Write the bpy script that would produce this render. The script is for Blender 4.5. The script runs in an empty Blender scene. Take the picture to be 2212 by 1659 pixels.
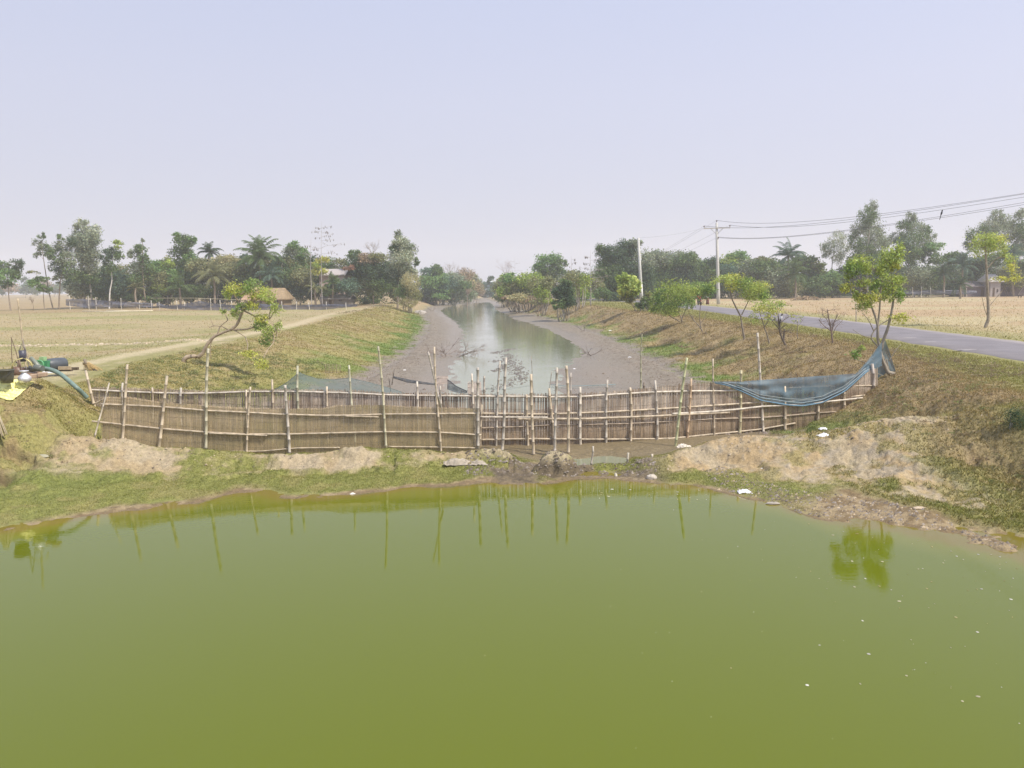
import bpy, math, random
import numpy as np
from mathutils import Vector, Matrix
R = math.radians
sc = bpy.context.scene
rng = np.random.default_rng(7)
random.seed(7)

# ------------------------------------------------------------------ camera
CAMZ = 5.0
PITCH, ROLL = R(7.07), R(0.65)
F = 1703.3            # focal length in pixels of a 2212 px wide picture
cd = bpy.data.cameras.new("camera")
cam = bpy.data.objects.new("camera", cd)
sc.collection.objects.link(cam)
cd.sensor_width = 36.0
cd.lens = 36.0 * F / 2212.0
cd.clip_start, cd.clip_end = 0.1, 8000
fwd = Vector((0, math.cos(PITCH), -math.sin(PITCH)))
upv = Vector((0, math.sin(PITCH), math.cos(PITCH)))
rx = Vector((1, 0, 0)) * math.cos(ROLL) - upv * math.sin(ROLL)
uy = Vector((1, 0, 0)) * math.sin(ROLL) + upv * math.cos(ROLL)
m = Matrix((rx, uy, -fwd)).transposed().to_4x4()
m.translation = Vector((0, 0, CAMZ))
cam.matrix_world = m
sc.camera = cam

# ------------------------------------------------------------------ light
SUN_DIR = Vector((0.60 * 0.86, 0.60 * -0.51, 0.80)).normalized()
HAZE_D = 0.0007
SUN_EL = math.asin(SUN_DIR.z)
SUN_ROT = math.atan2(SUN_DIR.x, SUN_DIR.y)
w = bpy.data.worlds.new("World"); sc.world = w; w.use_nodes = True
nt = w.node_tree; nt.nodes.clear()
wo = nt.nodes.new("ShaderNodeOutputWorld"); bg = nt.nodes.new("ShaderNodeBackground")
sky = nt.nodes.new("ShaderNodeTexSky"); sky.sky_type = 'NISHITA'; sky.sun_disc = False
sky.sun_elevation = SUN_EL; sky.sun_rotation = SUN_ROT
sky.air_density = 1.0; sky.dust_density = 3.5; sky.ozone_density = 2.5; sky.altitude = 0
# hazy dry-season air: the clear-sky model is veiled by a pale lavender layer
tc = nt.nodes.new("ShaderNodeTexCoord"); sx = nt.nodes.new("ShaderNodeSeparateXYZ")
rampw = nt.nodes.new("ShaderNodeValToRGB")
rampw.color_ramp.elements[0].position = 0.0; rampw.color_ramp.elements[0].color = (6.6, 6.55, 7.4, 1)
rampw.color_ramp.elements[1].position = 0.55; rampw.color_ramp.elements[1].color = (5.2, 6.05, 8.7, 1)
e = rampw.color_ramp.elements.new(0.22); e.color = (6.45, 6.65, 8.2, 1)
mixw = nt.nodes.new("ShaderNodeMix"); mixw.data_type = 'RGBA'; mixw.inputs[0].default_value = 0.86
nt.links.new(tc.outputs["Generated"], sx.inputs[0]); nt.links.new(sx.outputs[2], rampw.inputs[0])
nt.links.new(sky.outputs[0], mixw.inputs[6]); nt.links.new(rampw.outputs[0], mixw.inputs[7])
# the haze is a little brighter on the side the sun stands
dsun = nt.nodes.new("ShaderNodeVectorMath"); dsun.operation = 'DOT_PRODUCT'; dsun.inputs[1].default_value = (SUN_DIR.x, SUN_DIR.y, 0)
msun = nt.nodes.new("ShaderNodeMath"); msun.operation = 'MULTIPLY_ADD'; msun.inputs[1].default_value = 0.16; msun.inputs[2].default_value = 1.02
vsun = nt.nodes.new("ShaderNodeVectorMath"); vsun.operation = 'SCALE'
nt.links.new(tc.outputs["Generated"], dsun.inputs[0]); nt.links.new(dsun.outputs["Value"], msun.inputs[0])
nt.links.new(mixw.outputs[2], vsun.inputs[0]); nt.links.new(msun.outputs[0], vsun.inputs["Scale"])
nt.links.new(vsun.outputs[0], bg.inputs[0]); bg.inputs[1].default_value = 0.1
nt.links.new(bg.outputs[0], wo.inputs[0])
sl = bpy.data.lights.new("sun", 'SUN'); sun = bpy.data.objects.new("sun", sl); sc.collection.objects.link(sun)
sl.energy = 4.4; sl.angle = R(0.6); sl.color = (1.0, 0.93, 0.82)
sun.rotation_euler = SUN_DIR.to_track_quat('Z', 'Y').to_euler()
sun.location = (0, 0, 60)
sc.view_settings.view_transform = 'Standard'; sc.view_settings.look = 'None'
sc.view_settings.exposure = 0.2; sc.view_settings.gamma = 1.0
sc.cycles.max_bounces = 8; sc.cycles.transparent_max_bounces = 24
sc.cycles.volume_bounces = 1

# ------------------------------------------------------------------ helpers
def UP(u, v, D):
    """point seen at (u, v) of the 2212 x 1659 photograph, at distance y = D"""
    a = (u - 1106.0) / F; b = -(v - 829.5) / F
    d = fwd + rx * a + uy * b
    return Vector((0, 0, CAMZ)) + d * (D / d.y)
def G(u, v, z):
    a = (u - 1106.0) / F; b = -(v - 829.5) / F
    d = fwd + rx * a + uy * b
    return Vector((0, 0, CAMZ)) + d * ((z - CAMZ) / d.z)
def _h(ix, iy, s):
    n = (ix.astype(np.int64) * 374761393 + iy.astype(np.int64) * 668265263 + s * 974634777) & 0x7fffffff
    n = ((n ^ (n >> 13)) * 1274126177) & 0x7fffffff
    return ((n ^ (n >> 16)) & 0xffff) / 65535.0
def vn(x, y, s=0):
    x = np.asarray(x, float); y = np.asarray(y, float)
    ix = np.floor(x); iy = np.floor(y); fx = x - ix; fy = y - iy
    fx = fx * fx * (3 - 2 * fx); fy = fy * fy * (3 - 2 * fy)
    a = _h(ix, iy, s); b = _h(ix + 1, iy, s); c = _h(ix, iy + 1, s); d = _h(ix + 1, iy + 1, s)
    return (a * (1 - fx) + b * fx) * (1 - fy) + (c * (1 - fx) + d * fx) * fy
def fbm(x, y, s=0, o=4):
    t = 0; a = 0.5; n = 0
    for k in range(o):
        t = t + a * vn(x * 2 ** k + 13.7 * k, y * 2 ** k - 7.3 * k, s + k); n += a; a *= 0.5
    return t / n
def ss(a, b, x):
    t = np.clip((np.asarray(x, float) - a) / (b - a), 0, 1); return t * t * (3 - 2 * t)
def mixc(c0, c1, t):
    t = np.asarray(t)[..., None]; return np.asarray(c0) * (1 - t) + np.asarray(c1) * t

class MB:
    """collects vertices, faces and vertex colours; build() links them as ONE mesh object"""
    def __init__(s): s.v = []; s.f = []; s.c = []; s.n = 0; s.sm = []
    def add(s, v, f, c=(0.5, 0.5, 0.5), smooth=False):
        v = np.asarray(v, float).reshape(-1, 3)
        c = np.asarray(c, float)
        if c.ndim == 1: c = np.tile(c[:3], (len(v), 1))
        s.v.append(v); s.c.append(c[:, :3])
        for g in f if isinstance(f, list) and len(f) and isinstance(f[0], np.ndarray) else [f]:
            g = np.asarray(g) if isinstance(g, np.ndarray) else g
            if isinstance(g, np.ndarray): s.f.append(g + s.n); s.sm.append(smooth)
            else:
                by = {}
                for q in g: by.setdefault(len(q), []).append(q)
                for q in by.values(): s.f.append(np.array(q) + s.n); s.sm.append(smooth)
        s.n += len(v)
    def tube(s, pts, rad, sides=6, c=(0.5, 0.5, 0.5), smooth=True):
        P = np.array([tuple(p) for p in pts], float); n = len(P)
        rad = np.broadcast_to(np.asarray(rad, float), (n,))
        T = np.gradient(P, axis=0); T /= (np.linalg.norm(T, axis=1, keepdims=True) + 1e-9)
        ref = np.array([0, 0, 1.0]) if abs(T[0][2]) < 0.9 else np.array([1.0, 0, 0])
        A = np.cross(T, ref); A /= (np.linalg.norm(A, axis=1, keepdims=True) + 1e-9); B = np.cross(T, A)
        an = np.arange(sides) * 2 * math.pi / sides
        V = P[:, None, :] + rad[:, None, None] * (A[:, None, :] * np.cos(an)[None, :, None] + B[:, None, :] * np.sin(an)[None, :, None])
        i = np.arange(n - 1)[:, None] * sides; j = np.arange(sides)[None, :]; k = (j + 1) % sides
        f = np.stack([i + j, i + k, i + sides + k, i + sides + j], -1).reshape(-1, 4)
        cc = np.asarray(c, float)
        if cc.ndim == 2: cc = np.repeat(cc, sides, axis=0)
        s.add(V.reshape(-1, 3), f, cc, smooth)
        s.f.append(np.array([[s.n - sides + q for q in range(sides)]])); s.sm.append(False)
        s.f.append(np.array([[s.n - n * sides + sides - 1 - q for q in range(sides)]])); s.sm.append(False)
    def box(s, c, d, col=(0.5, 0.5, 0.5), rz=0, mat=None):
        v = np.array([[x, y, z] for x in (-1, 1) for y in (-1, 1) for z in (-1, 1)], float) * np.array(d) / 2
        M = Matrix.Rotation(rz, 3, 'Z') if mat is None else mat
        v = v @ np.array(M).T + np.array(c)
        s.add(v, [(0, 1, 3, 2), (4, 6, 7, 5), (0, 4, 5, 1), (2, 3, 7, 6), (0, 2, 6, 4), (1, 5, 7, 3)], col)
    def lathe(s, prof, c=(0, 0, 0), sides=20, col=(0.5, 0.5, 0.5), mat=None, close=True):
        an = np.arange(sides) * 2 * math.pi / sides
        V = np.array([[r * math.cos(a), r * math.sin(a), z] for r, z in prof for a in an])
        if mat is not None: V = V @ np.array(mat).T
        n = len(prof); i = np.arange(n - 1)[:, None] * sides; j = np.arange(sides)[None, :]; k = (j + 1) % sides
        f = np.stack([i + j, i + k, i + sides + k, i + sides + j], -1).reshape(-1, 4)
        s.add(V + np.array(c), f, col, True)
    def build(s, name, mat, parent=None, loc=None):
        me = bpy.data.meshes.new(name)
        V = np.concatenate(s.v) if s.v else np.zeros((0, 3)); C = np.concatenate(s.c)
        if loc is not None: V = V - np.array(tuple(loc))
        loops = []; starts = []; tot = []; sm = []; p = 0
        for g, q in zip(s.f, s.sm):
            k = g.shape[1]; loops.append(g.reshape(-1)); starts.append(p + np.arange(len(g)) * k)
            tot.append(np.full(len(g), k)); sm.append(np.full(len(g), q)); p += g.size
        me.vertices.add(len(V)); me.vertices.foreach_set("co", V.astype(np.float32).reshape(-1))
        L = np.concatenate(loops).astype(np.int32); me.loops.add(len(L)); me.loops.foreach_set("vertex_index", L)
        me.polygons.add(sum(len(t) for t in tot))
        me.polygons.foreach_set("loop_start", np.concatenate(starts).astype(np.int32))
        me.polygons.foreach_set("use_smooth", np.concatenate(sm))
        me.update(calc_edges=True)
        ca = me.color_attributes.new("Col", 'FLOAT_COLOR', 'POINT')
        ca.data.foreach_set("color", np.concatenate([C, np.ones((len(C), 1))], 1).astype(np.float32).reshape(-1))
        if mat: me.materials.append(mat)
        o = bpy.data.objects.new(name, me); sc.collection.objects.link(o)
        if parent: o.parent = parent; o.matrix_parent_inverse = Matrix.Translation(-parent.location)
        if loc is not None and parent is None: o.location = loc
        return o
def tag(o, label=None, cat=None, group=None, kind=None):
    if label: o["label"] = label
    if cat: o["category"] = cat
    if group: o["group"] = group
    if kind: o["kind"] = kind
    return o
def empty(name, loc, label=None, cat=None, group=None):
    o = bpy.data.objects.new(name, None); sc.collection.objects.link(o); o.location = tuple(loc)
    o.empty_display_size = 0.2
    return tag(o, label, cat, group)

# ------------------------------------------------------------------ materials
def new_mat(name):
    ma = bpy.data.materials.new(name); ma.use_nodes = True; nt = ma.node_tree
    return ma, nt, nt.nodes["Principled BSDF"], nt.nodes["Material Output"]
def col_node(nt):
    a = nt.nodes.new("ShaderNodeAttribute"); a.attribute_name = "Col"; return a
def noise(nt, scale, det=3, rough=0.6, obj=True, vec=None):
    n = nt.nodes.new("ShaderNodeTexNoise"); n.inputs["Scale"].default_value = scale
    n.inputs["Detail"].default_value = det; n.inputs["Roughness"].default_value = rough
    if vec is None:
        g = nt.nodes.new("ShaderNodeNewGeometry"); vec = g.outputs["Position"]
    nt.links.new(vec, n.inputs["Vector"]); return n
def mulcol(nt, col, fac, lo, hi):
    r = nt.nodes.new("ShaderNodeMapRange"); r.inputs[1].default_value = 0.3; r.inputs[2].default_value = 0.7
    r.inputs[3].default_value = lo; r.inputs[4].default_value = hi
    nt.links.new(fac, r.inputs[0])
    x = nt.nodes.new("ShaderNodeVectorMath"); x.operation = 'SCALE'
    nt.links.new(col, x.inputs[0]); nt.links.new(r.outputs[0], x.inputs["Scale"]); return x.outputs[0]
def mat_attr(name, rough=0.8, var=(0.75, 1.25), scale=8, bump=0.0, bscale=20, spec=0.3, metal=0.0):
    ma, nt, b, out = new_mat(name); a = col_node(nt)
    n = noise(nt, scale); c = mulcol(nt, a.outputs[0], n.outputs[0], *var)
    nt.links.new(c, b.inputs["Base Color"]); b.inputs["Roughness"].default_value = rough
    b.inputs["Specular IOR Level"].default_value = spec; b.inputs["Metallic"].default_value = metal
    if bump:
        bn = noise(nt, bscale, 4); bu = nt.nodes.new("ShaderNodeBump"); bu.inputs["Strength"].default_value = bump
        bu.inputs["Distance"].default_value = 0.02
        nt.links.new(bn.outputs[0], bu.inputs["Height"]); nt.links.new(bu.outputs[0], b.inputs["Normal"])
    return ma
def mat_leaf(name, trans=0.35, rough=0.55):
    ma, nt, b, out = new_mat(name); a = col_node(nt)
    nt.links.new(a.outputs[0], b.inputs["Base Color"]); b.inputs["Roughness"].default_value = rough
    b.inputs["Specular IOR Level"].default_value = 0.25
    t = nt.nodes.new("ShaderNodeBsdfTranslucent"); mx = nt.nodes.new("ShaderNodeMixShader"); mx.inputs[0].default_value = trans
    hs = nt.nodes.new("ShaderNodeHueSaturation"); hs.inputs["Saturation"].default_value = 1.1; hs.inputs["Value"].default_value = 1.3
    nt.links.new(a.outputs[0], hs.inputs["Color"]); nt.links.new(hs.outputs[0], t.inputs[0])
    nt.links.new(b.outputs[0], mx.inputs[1]); nt.links.new(t.outputs[0], mx.inputs[2]); nt.links.new(mx.outputs[0], out.inputs[0])
    return ma
def mat_net(name, color, opacity, scale=30):
    ma, nt, b, out = new_mat(name)
    b.inputs["Base Color"].default_value = (*color, 1); b.inputs["Roughness"].default_value = 0.6
    tr = nt.nodes.new("ShaderNodeBsdfTransparent"); mx = nt.nodes.new("ShaderNodeMixShader")
    n = noise(nt, 2.5, 4); r = nt.nodes.new("ShaderNodeMapRange"); r.inputs[1].default_value = 0.3; r.inputs[2].default_value = 0.7
    r.inputs[3].default_value = opacity * 0.7; r.inputs[4].default_value = min(1, opacity * 1.3)
    nt.links.new(n.outputs[0], r.inputs[0]); nt.links.new(r.outputs[0], mx.inputs[0])
    tl = nt.nodes.new("ShaderNodeBsdfTranslucent"); tl.inputs[0].default_value = (*color, 1)
    m2 = nt.nodes.new("ShaderNodeMixShader"); m2.inputs[0].default_value = 0.35
    nt.links.new(b.outputs[0], m2.inputs[1]); nt.links.new(tl.outputs[0], m2.inputs[2])
    nt.links.new(tr.outputs[0], mx.inputs[1]); nt.links.new(m2.outputs[0], mx.inputs[2]); nt.links.new(mx.outputs[0], out.inputs[0])
    return ma
M_leaf = mat_leaf("leaf"); M_grass = mat_leaf("grass_blade", 0.25, 0.7)
M_bark = mat_attr("bark", 0.9, (0.7, 1.3), 4, 0.4, 15)
M_bamboo = mat_attr("bamboo", 0.55, (0.72, 1.25), 7, 0.2, 40, 0.4)
M_slat = mat_attr("bamboo_slat", 0.7, (0.8, 1.2), 25)
M_paint = mat_attr("painted_metal", 0.45, (0.85, 1.12), 6, 0.05, 30, 0.5)
M_plain = mat_attr("plain", 0.8, (0.85, 1.15), 12)
M_alu = mat_attr("aluminium", 0.5, (0.85, 1.1), 10, 0.3, 25, 0.5, 0.55)
M_conc = mat_attr("concrete", 0.85, (0.85, 1.15), 5, 0.1, 30)
# ------------------------------------------------------------------ terrain
def pl(pts):
    a = np.array(pts, float); return lambda y: np.interp(y, a[:, 0], a[:, 1])
XL = pl([(20, -11.2), (27, -10.4), (34, -9.0), (42, -7.7), (52, -7.4), (73, -8.2), (105, -10.8), (154, -17), (190, -19.5), (240, -20.2), (275, -16.7), (330, -12.0), (340, -11), (3000, -11)])
XR = pl([(20, 8.3), (27, 8.4), (44, 8.9), (70, 8.9), (95, 7.5), (135, 3.6), (180, -1.5), (231, -3.9), (300, -7.5), (335, -10.8), (3000, -11)])
XCL = pl([(20, -14.0), (26, -14.6), (34, -16.6), (48, -16.9), (58, -17.0), (78, -18.5), (121, -21.5), (154, -23), (190, -26), (250, -26), (330, -17), (3000, -15)])
XCR = pl([(20, 13.2), (27, 14.4), (38, 16.4), (58, 16.8), (70, 16.2), (82, 14.8), (117, 12), (134, 8.5), (169, 2.5), (231, -.5), (300, -4), (3000, -7)])
XWL = pl([(26, -3.2), (39, -4.0), (57, -4.0), (71, -4.3), (95, -5.6), (122, -8.7), (166, -15.2), (191, -16.2), (222, -14.2), (245, -10.5), (258, -7.5), (275, -8), (325, -10.8), (3000, -10.9)])
XWR = pl([(26, 3.2), (38, 3.2), (47, 3.3), (56, 4.7), (67, 5.4), (91, 4.1), (123, 0), (161, -2.2), (200, -2.8), (245, -4.6), (260, -6.6), (275, -8), (325, -10.8), (3000, -10.9)])
RD = pl([(-60, 14), (0, 18.5), (30, 22.2), (45, 23.1), (60, 24.0), (85, 24.7), (110, 24.8), (135, 24.5), (155, 22), (175, 17), (210, 9), (300, 3), (3000, 3)])
shore = [(-45, 6), (-30, 9), (-20, 12.5), (-14, 15)]
for u, v in [(0, 1150), (60, 1140), (100, 1129), (200, 1111), (330, 1099), (430, 1088), (480, 1072), (560, 1064), (620, 1074), (700, 1075), (760, 1069), (860, 1056), (960, 1050),
             (1060, 1045), (1150, 1046), (1230, 1040), (1330, 1035), (1400, 1042), (1480, 1050), (1550, 1062), (1640, 1080), (1700, 1100), (1760, 1121),
             (1850, 1138), (1920, 1144), (2010, 1161), (2090, 1183), (2160, 1197), (2212, 1215)]:
    p = G(u, v, 0); shore.append((p.x, p.y))
shore += [(10.4, 12.4), (12, 9), (13.5, 2), (14.5, -10), (16, -60)]
YS = pl(shore)
crest = [(-45, 20, 2.0), (-20, 21.2, 2.0), (-14.8, 21.6, 1.95)]
for u, v, D in [(70, 880, 21.8), (130, 932, 21.9), (230, 948, 21.8), (350, 968, 21.7), (450, 972, 21.6), (600, 985, 21.5), (700, 976, 21.5), (780, 966, 21.5), (900, 972, 21.5), (980, 978, 21.5),
                (1060, 968, 21.5), (1095, 975, 21.3), (1125, 1000, 21.0), (1165, 1010, 20.9), (1195, 1012, 20.9), (1235, 1010, 20.9), (1265, 1012, 21.0), (1300, 1013, 21.0), (1345, 1010, 21.0),
                (1385, 996, 20.9), (1430, 990, 21.0), (1480, 970, 21.4), (1560, 948, 21.8), (1700, 936, 21.6), (1800, 930, 21.4), (1950, 914, 21.3), (2050, 910, 21.2), (2130, 890, 20.8)]:
    p = UP(u, v, D); crest.append((p.x, p.y, p.z))
crest += [(13.6, 19.6, 1.9), (15, 18.0, 2.0), (19, 16, 2.0), (24, 14, 2.0), (60, 14, 2.0)]
crest = np.array(sorted(crest))
YC = lambda x: np.interp(x, crest[:, 0], crest[:, 1])
ZC = lambda x: np.interp(x, crest[:, 0], crest[:, 2])
def rut(x): return x
def H(x, y, micro=True):
    x = np.asarray(x, float); y = np.asarray(y, float)
    jx = x + (fbm(x * .25, y * .25, 5, 3) - .5) * 1.2 * ss(24, 40, y)
    # canal cross section
    xl, xr, xcl, xcr = XL(y), XR(y), XCL(y), XCR(y)
    tl = np.clip((xl - jx) / (xl - xcl), 0, 1); tr = np.clip((jx - xr) / (xcr - xr), 0, 1)
    far = ss(130, 240, y)
    pl_ = 0.45 * tl + 0.55 * tl * tl * (3 - 2 * tl); pr_ = 0.35 * tr + 0.65 * ss(0.25, 1, tr)
    top_l = 1.95 - 0.22 * ss(0, 5, xcl - x - 2.0) + .12 * (fbm(x * .02, y * .02, 9, 2) - .5)
    rc = RD(y); dr = np.abs(x - rc)
    top_r = 1.92 - 0.25 * ss(6, 12, x - rc)
    z = 0.10 + 0.0 * x
    z = z + (top_l - .1) * pl_ + (top_r - .1) * pr_
    inb = (tl <= 0) & (tr <= 0)
    wl, wr = XWL(y), XWR(y); edge = (fbm(x * .8, y * .22, 21, 3) - .5) * 1.3
    ins = np.minimum(x - wl, wr - x) + edge + .8 * ss(42, 62, y) * (y < 250) - .3 * (1 - ss(36, 46, y))
    bed = -0.10 * ss(-1.2, .5, ins) - 0.05 * ss(.5, 3, ins)
    bed = bed + .08 * (1 - ss(0, 4, np.minimum(x - xl, xr - x))) * ss(-.5, .5, np.minimum(x - xl, xr - x))
    near_mud = (1 - ss(28, 34, y)); bed = bed * (1 - near_mud * .75)
    z = z + np.where(inb, bed, 0) * 1.0
    # footprints trail across the shallow water
    # near berm between canal and pond
    yc, zc, ys = YC(x), ZC(x), YS(x)
    ys = ys + (fbm(x * 1.3, y * .3, 31, 3) - .5) * .55
    d0 = y - ys; L = np.maximum(yc - ys, 0.6)
    t = d0 / L
    brk = np.where(L > 2.5, 0.72, 0.55)
    up = np.where(t < brk, (0.42 * t / brk), 0.42 + 0.58 * ss(0, 1, (t - brk) / (1 - brk)))
    lm = ss(-12.2, -12.8, x); tn = t + (fbm(x * 1.3, y * 1.3, 73, 3) - .5) * .22
    zf = zc * up + lm * (.20 * (ss(.58, .60, tn) - ss(.2, .58, tn)) + .20 * (ss(.78, .795, tn) - ss(.60, .78, tn))) * (t > 0)
    zb = zc - 0.10 * ss(0, .5, y - yc) - np.maximum(zc - .22, 0) * 0.75 * ss(.3, 1.4, y - yc) * (1 - ss(11, 12.5, x)) * ss(-13.5, -12.3, x)
    zn = np.where(d0 < 0, np.maximum(d0 * .16, -1.2), np.where(y < yc, zf, zb))
    k = ss(0.7, 2.2, y - yc)
    z = zn * (1 - k) + z * k
    # puddle behind the dam
    dm_ = np.exp(-((y - 21.0) / .42) ** 2) * ss(1.2, 1.6, x) * (1 - ss(4, 4.6, x)); z = np.maximum(z, (.19 + .05 * fbm(x * 3, y * 3, 71, 3)) * dm_ - 1.4 * (1 - dm_))
    z = z - .17 * np.exp(-((np.abs(x - 2.75) / .62) ** 3 + (np.abs(y - 22.15) / .42) ** 3))
    # boulder of soil
    bx_ = x - 1.2 + (fbm(x * 2, y * 2, 69, 3) - .5) * .5; by_ = y - 20.85 + (fbm(x * 2, y * 2, 70, 3) - .5) * .4; z = np.maximum(z, .60 - .5 * np.abs(bx_ / .62) ** 3.2 - .55 * np.abs(by_ / .52) ** 2.4)
    # dikes and clod ridges in the left field, dike in the right field
    lf = (x < xcl - 2) & (y > 30)
    z = z + lf * .22 * np.exp(-((y - 118 - .05 * x) / 3.0) ** 2) * ss(-95, -40, -np.abs(x))
    z = z + lf * .10 * np.exp(-((y - 48.5 - .02 * x + 1.0 * (fbm(x * .15, y * 0, 3, 2) - .5)) / .45) ** 2)
    z = z + (x > rc + 6) * .12 * np.exp(-((y - 95 + .1 * x) / .8) ** 2)
    z = z + .56 * np.exp(-(((x + 15.0) / 1.5) ** 2 + ((y - 23.5) / .95) ** 2) ** 1.3)
    # road bed is flat
    kr = 1 - ss(2.8, 4.0, dr); z = z * (1 - kr) + 1.93 * kr
    if micro:
        ground = (d0 > -.3)
        bank = np.clip(tl * (1 - tl) * 4, 0, 1) * (x < 0) + np.clip(tr * (1 - tr) * 4, 0, 1) * (x > 0)
        amp = 0.03 + .14 * bank + .05 * ss(0, .4, d0) * (y < 23.5)
        amp = amp * (1 - .92 * kr) * np.where(inb & (y > 24) , .35, 1)
        n1 = fbm(x * 1.1, y * 1.1, 41, 4) - .5
        n2 = fbm(x * 4.5, y * 4.5, 47, 3) - .5
        rg = np.abs(fbm(x * 2.1, y * 2.1, 43, 3) - .5)
        z = z + ground * (amp * 2.0 * n1 + amp * .55 * n2 * (1 - ss(60, 90, y)) - amp * 1.0 * rg)
        # crumbling scarps in the upper right bank and in the front of the berm
        z = z + .22 * (ss(.48, .56, fbm(x * .35, y * .18, 61, 3)) - .5) * bank * (x > 0)
        z = z + .10 * (ss(.5, .55, fbm(x * .9, y * 1.4, 63, 3)) - .5) * ss(.5, 1.2, d0) * (y < yc) * ss(.45, .6, t) * (zc > .35)
        ridge = ss(.35, .7, t) * (1 - ss(1.2, 1.5, t)) * (zc > .35) * (d0 > 0) * (x < 13.5)
        z = z + ridge * (.10 * (fbm(x * 2.3, y * 2.6, 65, 4) - .5) - .16 * np.maximum(0, .06 - np.abs(fbm(x * 3.2, y * 3.2, 131, 3) - .5)) / .06 * .25 + .06 * (fbm(x * 7, y * 7, 67, 3) - .5))
        z = z + lf * .02 * (fbm(x * .6, y * 2.2, 77, 2) - .5)
    return z
def Hs(x, y): return float(H(np.array([x]), np.array([y]))[0])

C_field = (.43, .35, .215); C_fieldG = (.33, .31, .14); C_dry = (.35, .31, .14); C_green = (.255, .265, .085); C_lush = (.22, .245, .075)
C_soil = (.44, .345, .23); C_soilp = (.47, .39, .29); C_mud = (.28, .238, .20); C_mudd = (.17, .135, .10); C_brown = (.35, .255, .155); C_path = (.60, .51, .37)
def ground_col(x, y, z):
    """albedo of the ground and how much grass grows on it (0..1), how wet it is"""
    xl, xr, xcl, xcr = XL(y), XR(y), XCL(y), XCR(y); rc = RD(y)
    n1 = fbm(x * .35, y * .35, 101, 4); n2 = fbm(x * 1.6, y * 1.6, 102, 4); n3 = fbm(x * 6, y * 6, 103, 3); nf = fbm(x * .06, y * .10, 104, 4)
    # left field
    c = mixc(C_field, C_fieldG, ss(.42, .62, nf)); c = c * (0.82 + .36 * n2)[..., None]
    c = mixc(c, C_soilp, ss(.60, .72, n2) * .5 * (1 - ss(50, 80, y)))
    g = np.full(x.shape, .25)
    rid = np.exp(-((y - 48.5 - .02 * x + 1.0 * (fbm(x * .15, y * 0, 3, 2) - .5)) / .5) ** 2) * (x < xcl)
    c = mixc(c, C_soilp, rid * ss(.35, .55, n3)); c = mixc(c, C_mudd, rid * (1 - ss(.3, .5, n3)) * .5)
    dk = np.exp(-((y - 119 - .05 * x) / 5.0) ** 2) * (x < xcl); c = mixc(c, mixc(C_fieldG, C_brown, ss(-60, -75, x)), dk * .7)
    beyond = ss(122, 126, y - .05 * x) * (x < xcl); c = mixc(c, np.array(C_brown) * 1.05, beyond * .75)
    # path on the levee
    xp = xcl - 1.3 + .5 * np.sin(y * .12); dp = np.abs(x - xp) + (n2 - .5) * 1.0
    c = mixc(c, C_path, (1 - ss(.2, 1.0, dp)) * ss(24, 30, y) * (.75 - .35 * ss(60, 110, y)))
    # left bank
    tl = np.clip((xl - x) / (xl - xcl), 0, 1.0)
    lb = ss(-.01, .01, tl) * (1 - ss(.92, 1.0, tl)) * (x < 0)
    cb = mixc(mixc(C_green, (.19, .26, .075), ss(30, 60, y)), C_dry, ss(.12, .5, tl + (n1 - .5) * .9)); cb = mixc(cb, C_brown, ss(.55, .75, n1 + .25 * (tl - .5)) * .5)
    cb = mixc(cb, C_soil, ss(.55, .68, n2) * .55 * ss(.5, .2, np.abs(tl - .75)) )
    c = mixc(c, cb, lb); g = g * (1 - lb) + lb * .9
    # right side: verge, field
    rf = ss(1.5, 4.5, x - rc); cr = mixc((.46, .34, .22), (.50, .42, .27), ss(.4, .62, nf)) * (0.82 + .36 * n2)[..., None]
    cr = mixc(cr, C_fieldG, (1 - ss(3.5, 9, x - rc)) * .85)
    c = mixc(c, cr, rf)
    vg = ss(-.01, .01, (x - xr) / (xcr - xr)) * (1 - rf) * (x > 0); tr = np.clip((x - xr) / (xcr - xr), 0, 1.3)
    cv = mixc((.20, .26, .075), C_dry, ss(.30, .55, tr + (n1 - .5) * .7)); cv = mixc(cv, C_brown, ss(.42, .62, tr * .35 + n1 * .55 + .12) * (1 - ss(1.05, 1.3, tr)) * .85)
    cv = mixc(cv, C_soil, ss(.56, .68, n2) * .5); cv = mixc(cv, (.30, .29, .12), ss(1.05, 1.3, tr) * .8)
    c = mixc(c, cv, vg); g = g * (1 - vg) + vg * .9
    # canal mud
    inn = ss(-1.6, -.3, np.minimum(x - xl, xr - x) + (n1 - .5) * 2.0 + (n2 - .5) * 2.6 + (n3 - .5) * 1.0) * (y > 22)
    cm = mixc(C_mud, (.29, .24, .20), ss(.4, .7, n1)); cm = mixc(cm, C_mudd, ss(.5, .66, n3) * .75 * (1 - .8 * ss(1.0, 3.5, np.minimum(x - xl, xr - x))))
    cm = mixc(cm, (.25, .20, .13), 1 - ss(24.5, 27, y))
    c = mixc(c, cm, inn); g = g * (1 - inn)
    wet = inn * .8 * (1 - ss(.05, .30, z))
    farb = ss(130, 170, y) * (x > xcl) * (x < xcr); c = mixc(c, (.42, .29, .20), farb * .7 * (1 - inn))
    # berm and pond bank
    ys = YS(x) + (fbm(x * 1.3, y * .3, 31, 3) - .5) * .55; yc = YC(x); zc = ZC(x); d0 = y - ys; L = np.maximum(yc - ys, .6); t = d0 / L
    k = 1 - ss(.6, 1.6, y - yc); lef = 1 - ss(-1.5, -.5, x); mid = ss(-1.2, -.6, x) * (1 - ss(3.4, 4.4, x)); rgt = ss(3.4, 4.6, x)
    bare_n = fbm(x * .7, y * 1.0, 111, 3)
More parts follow.
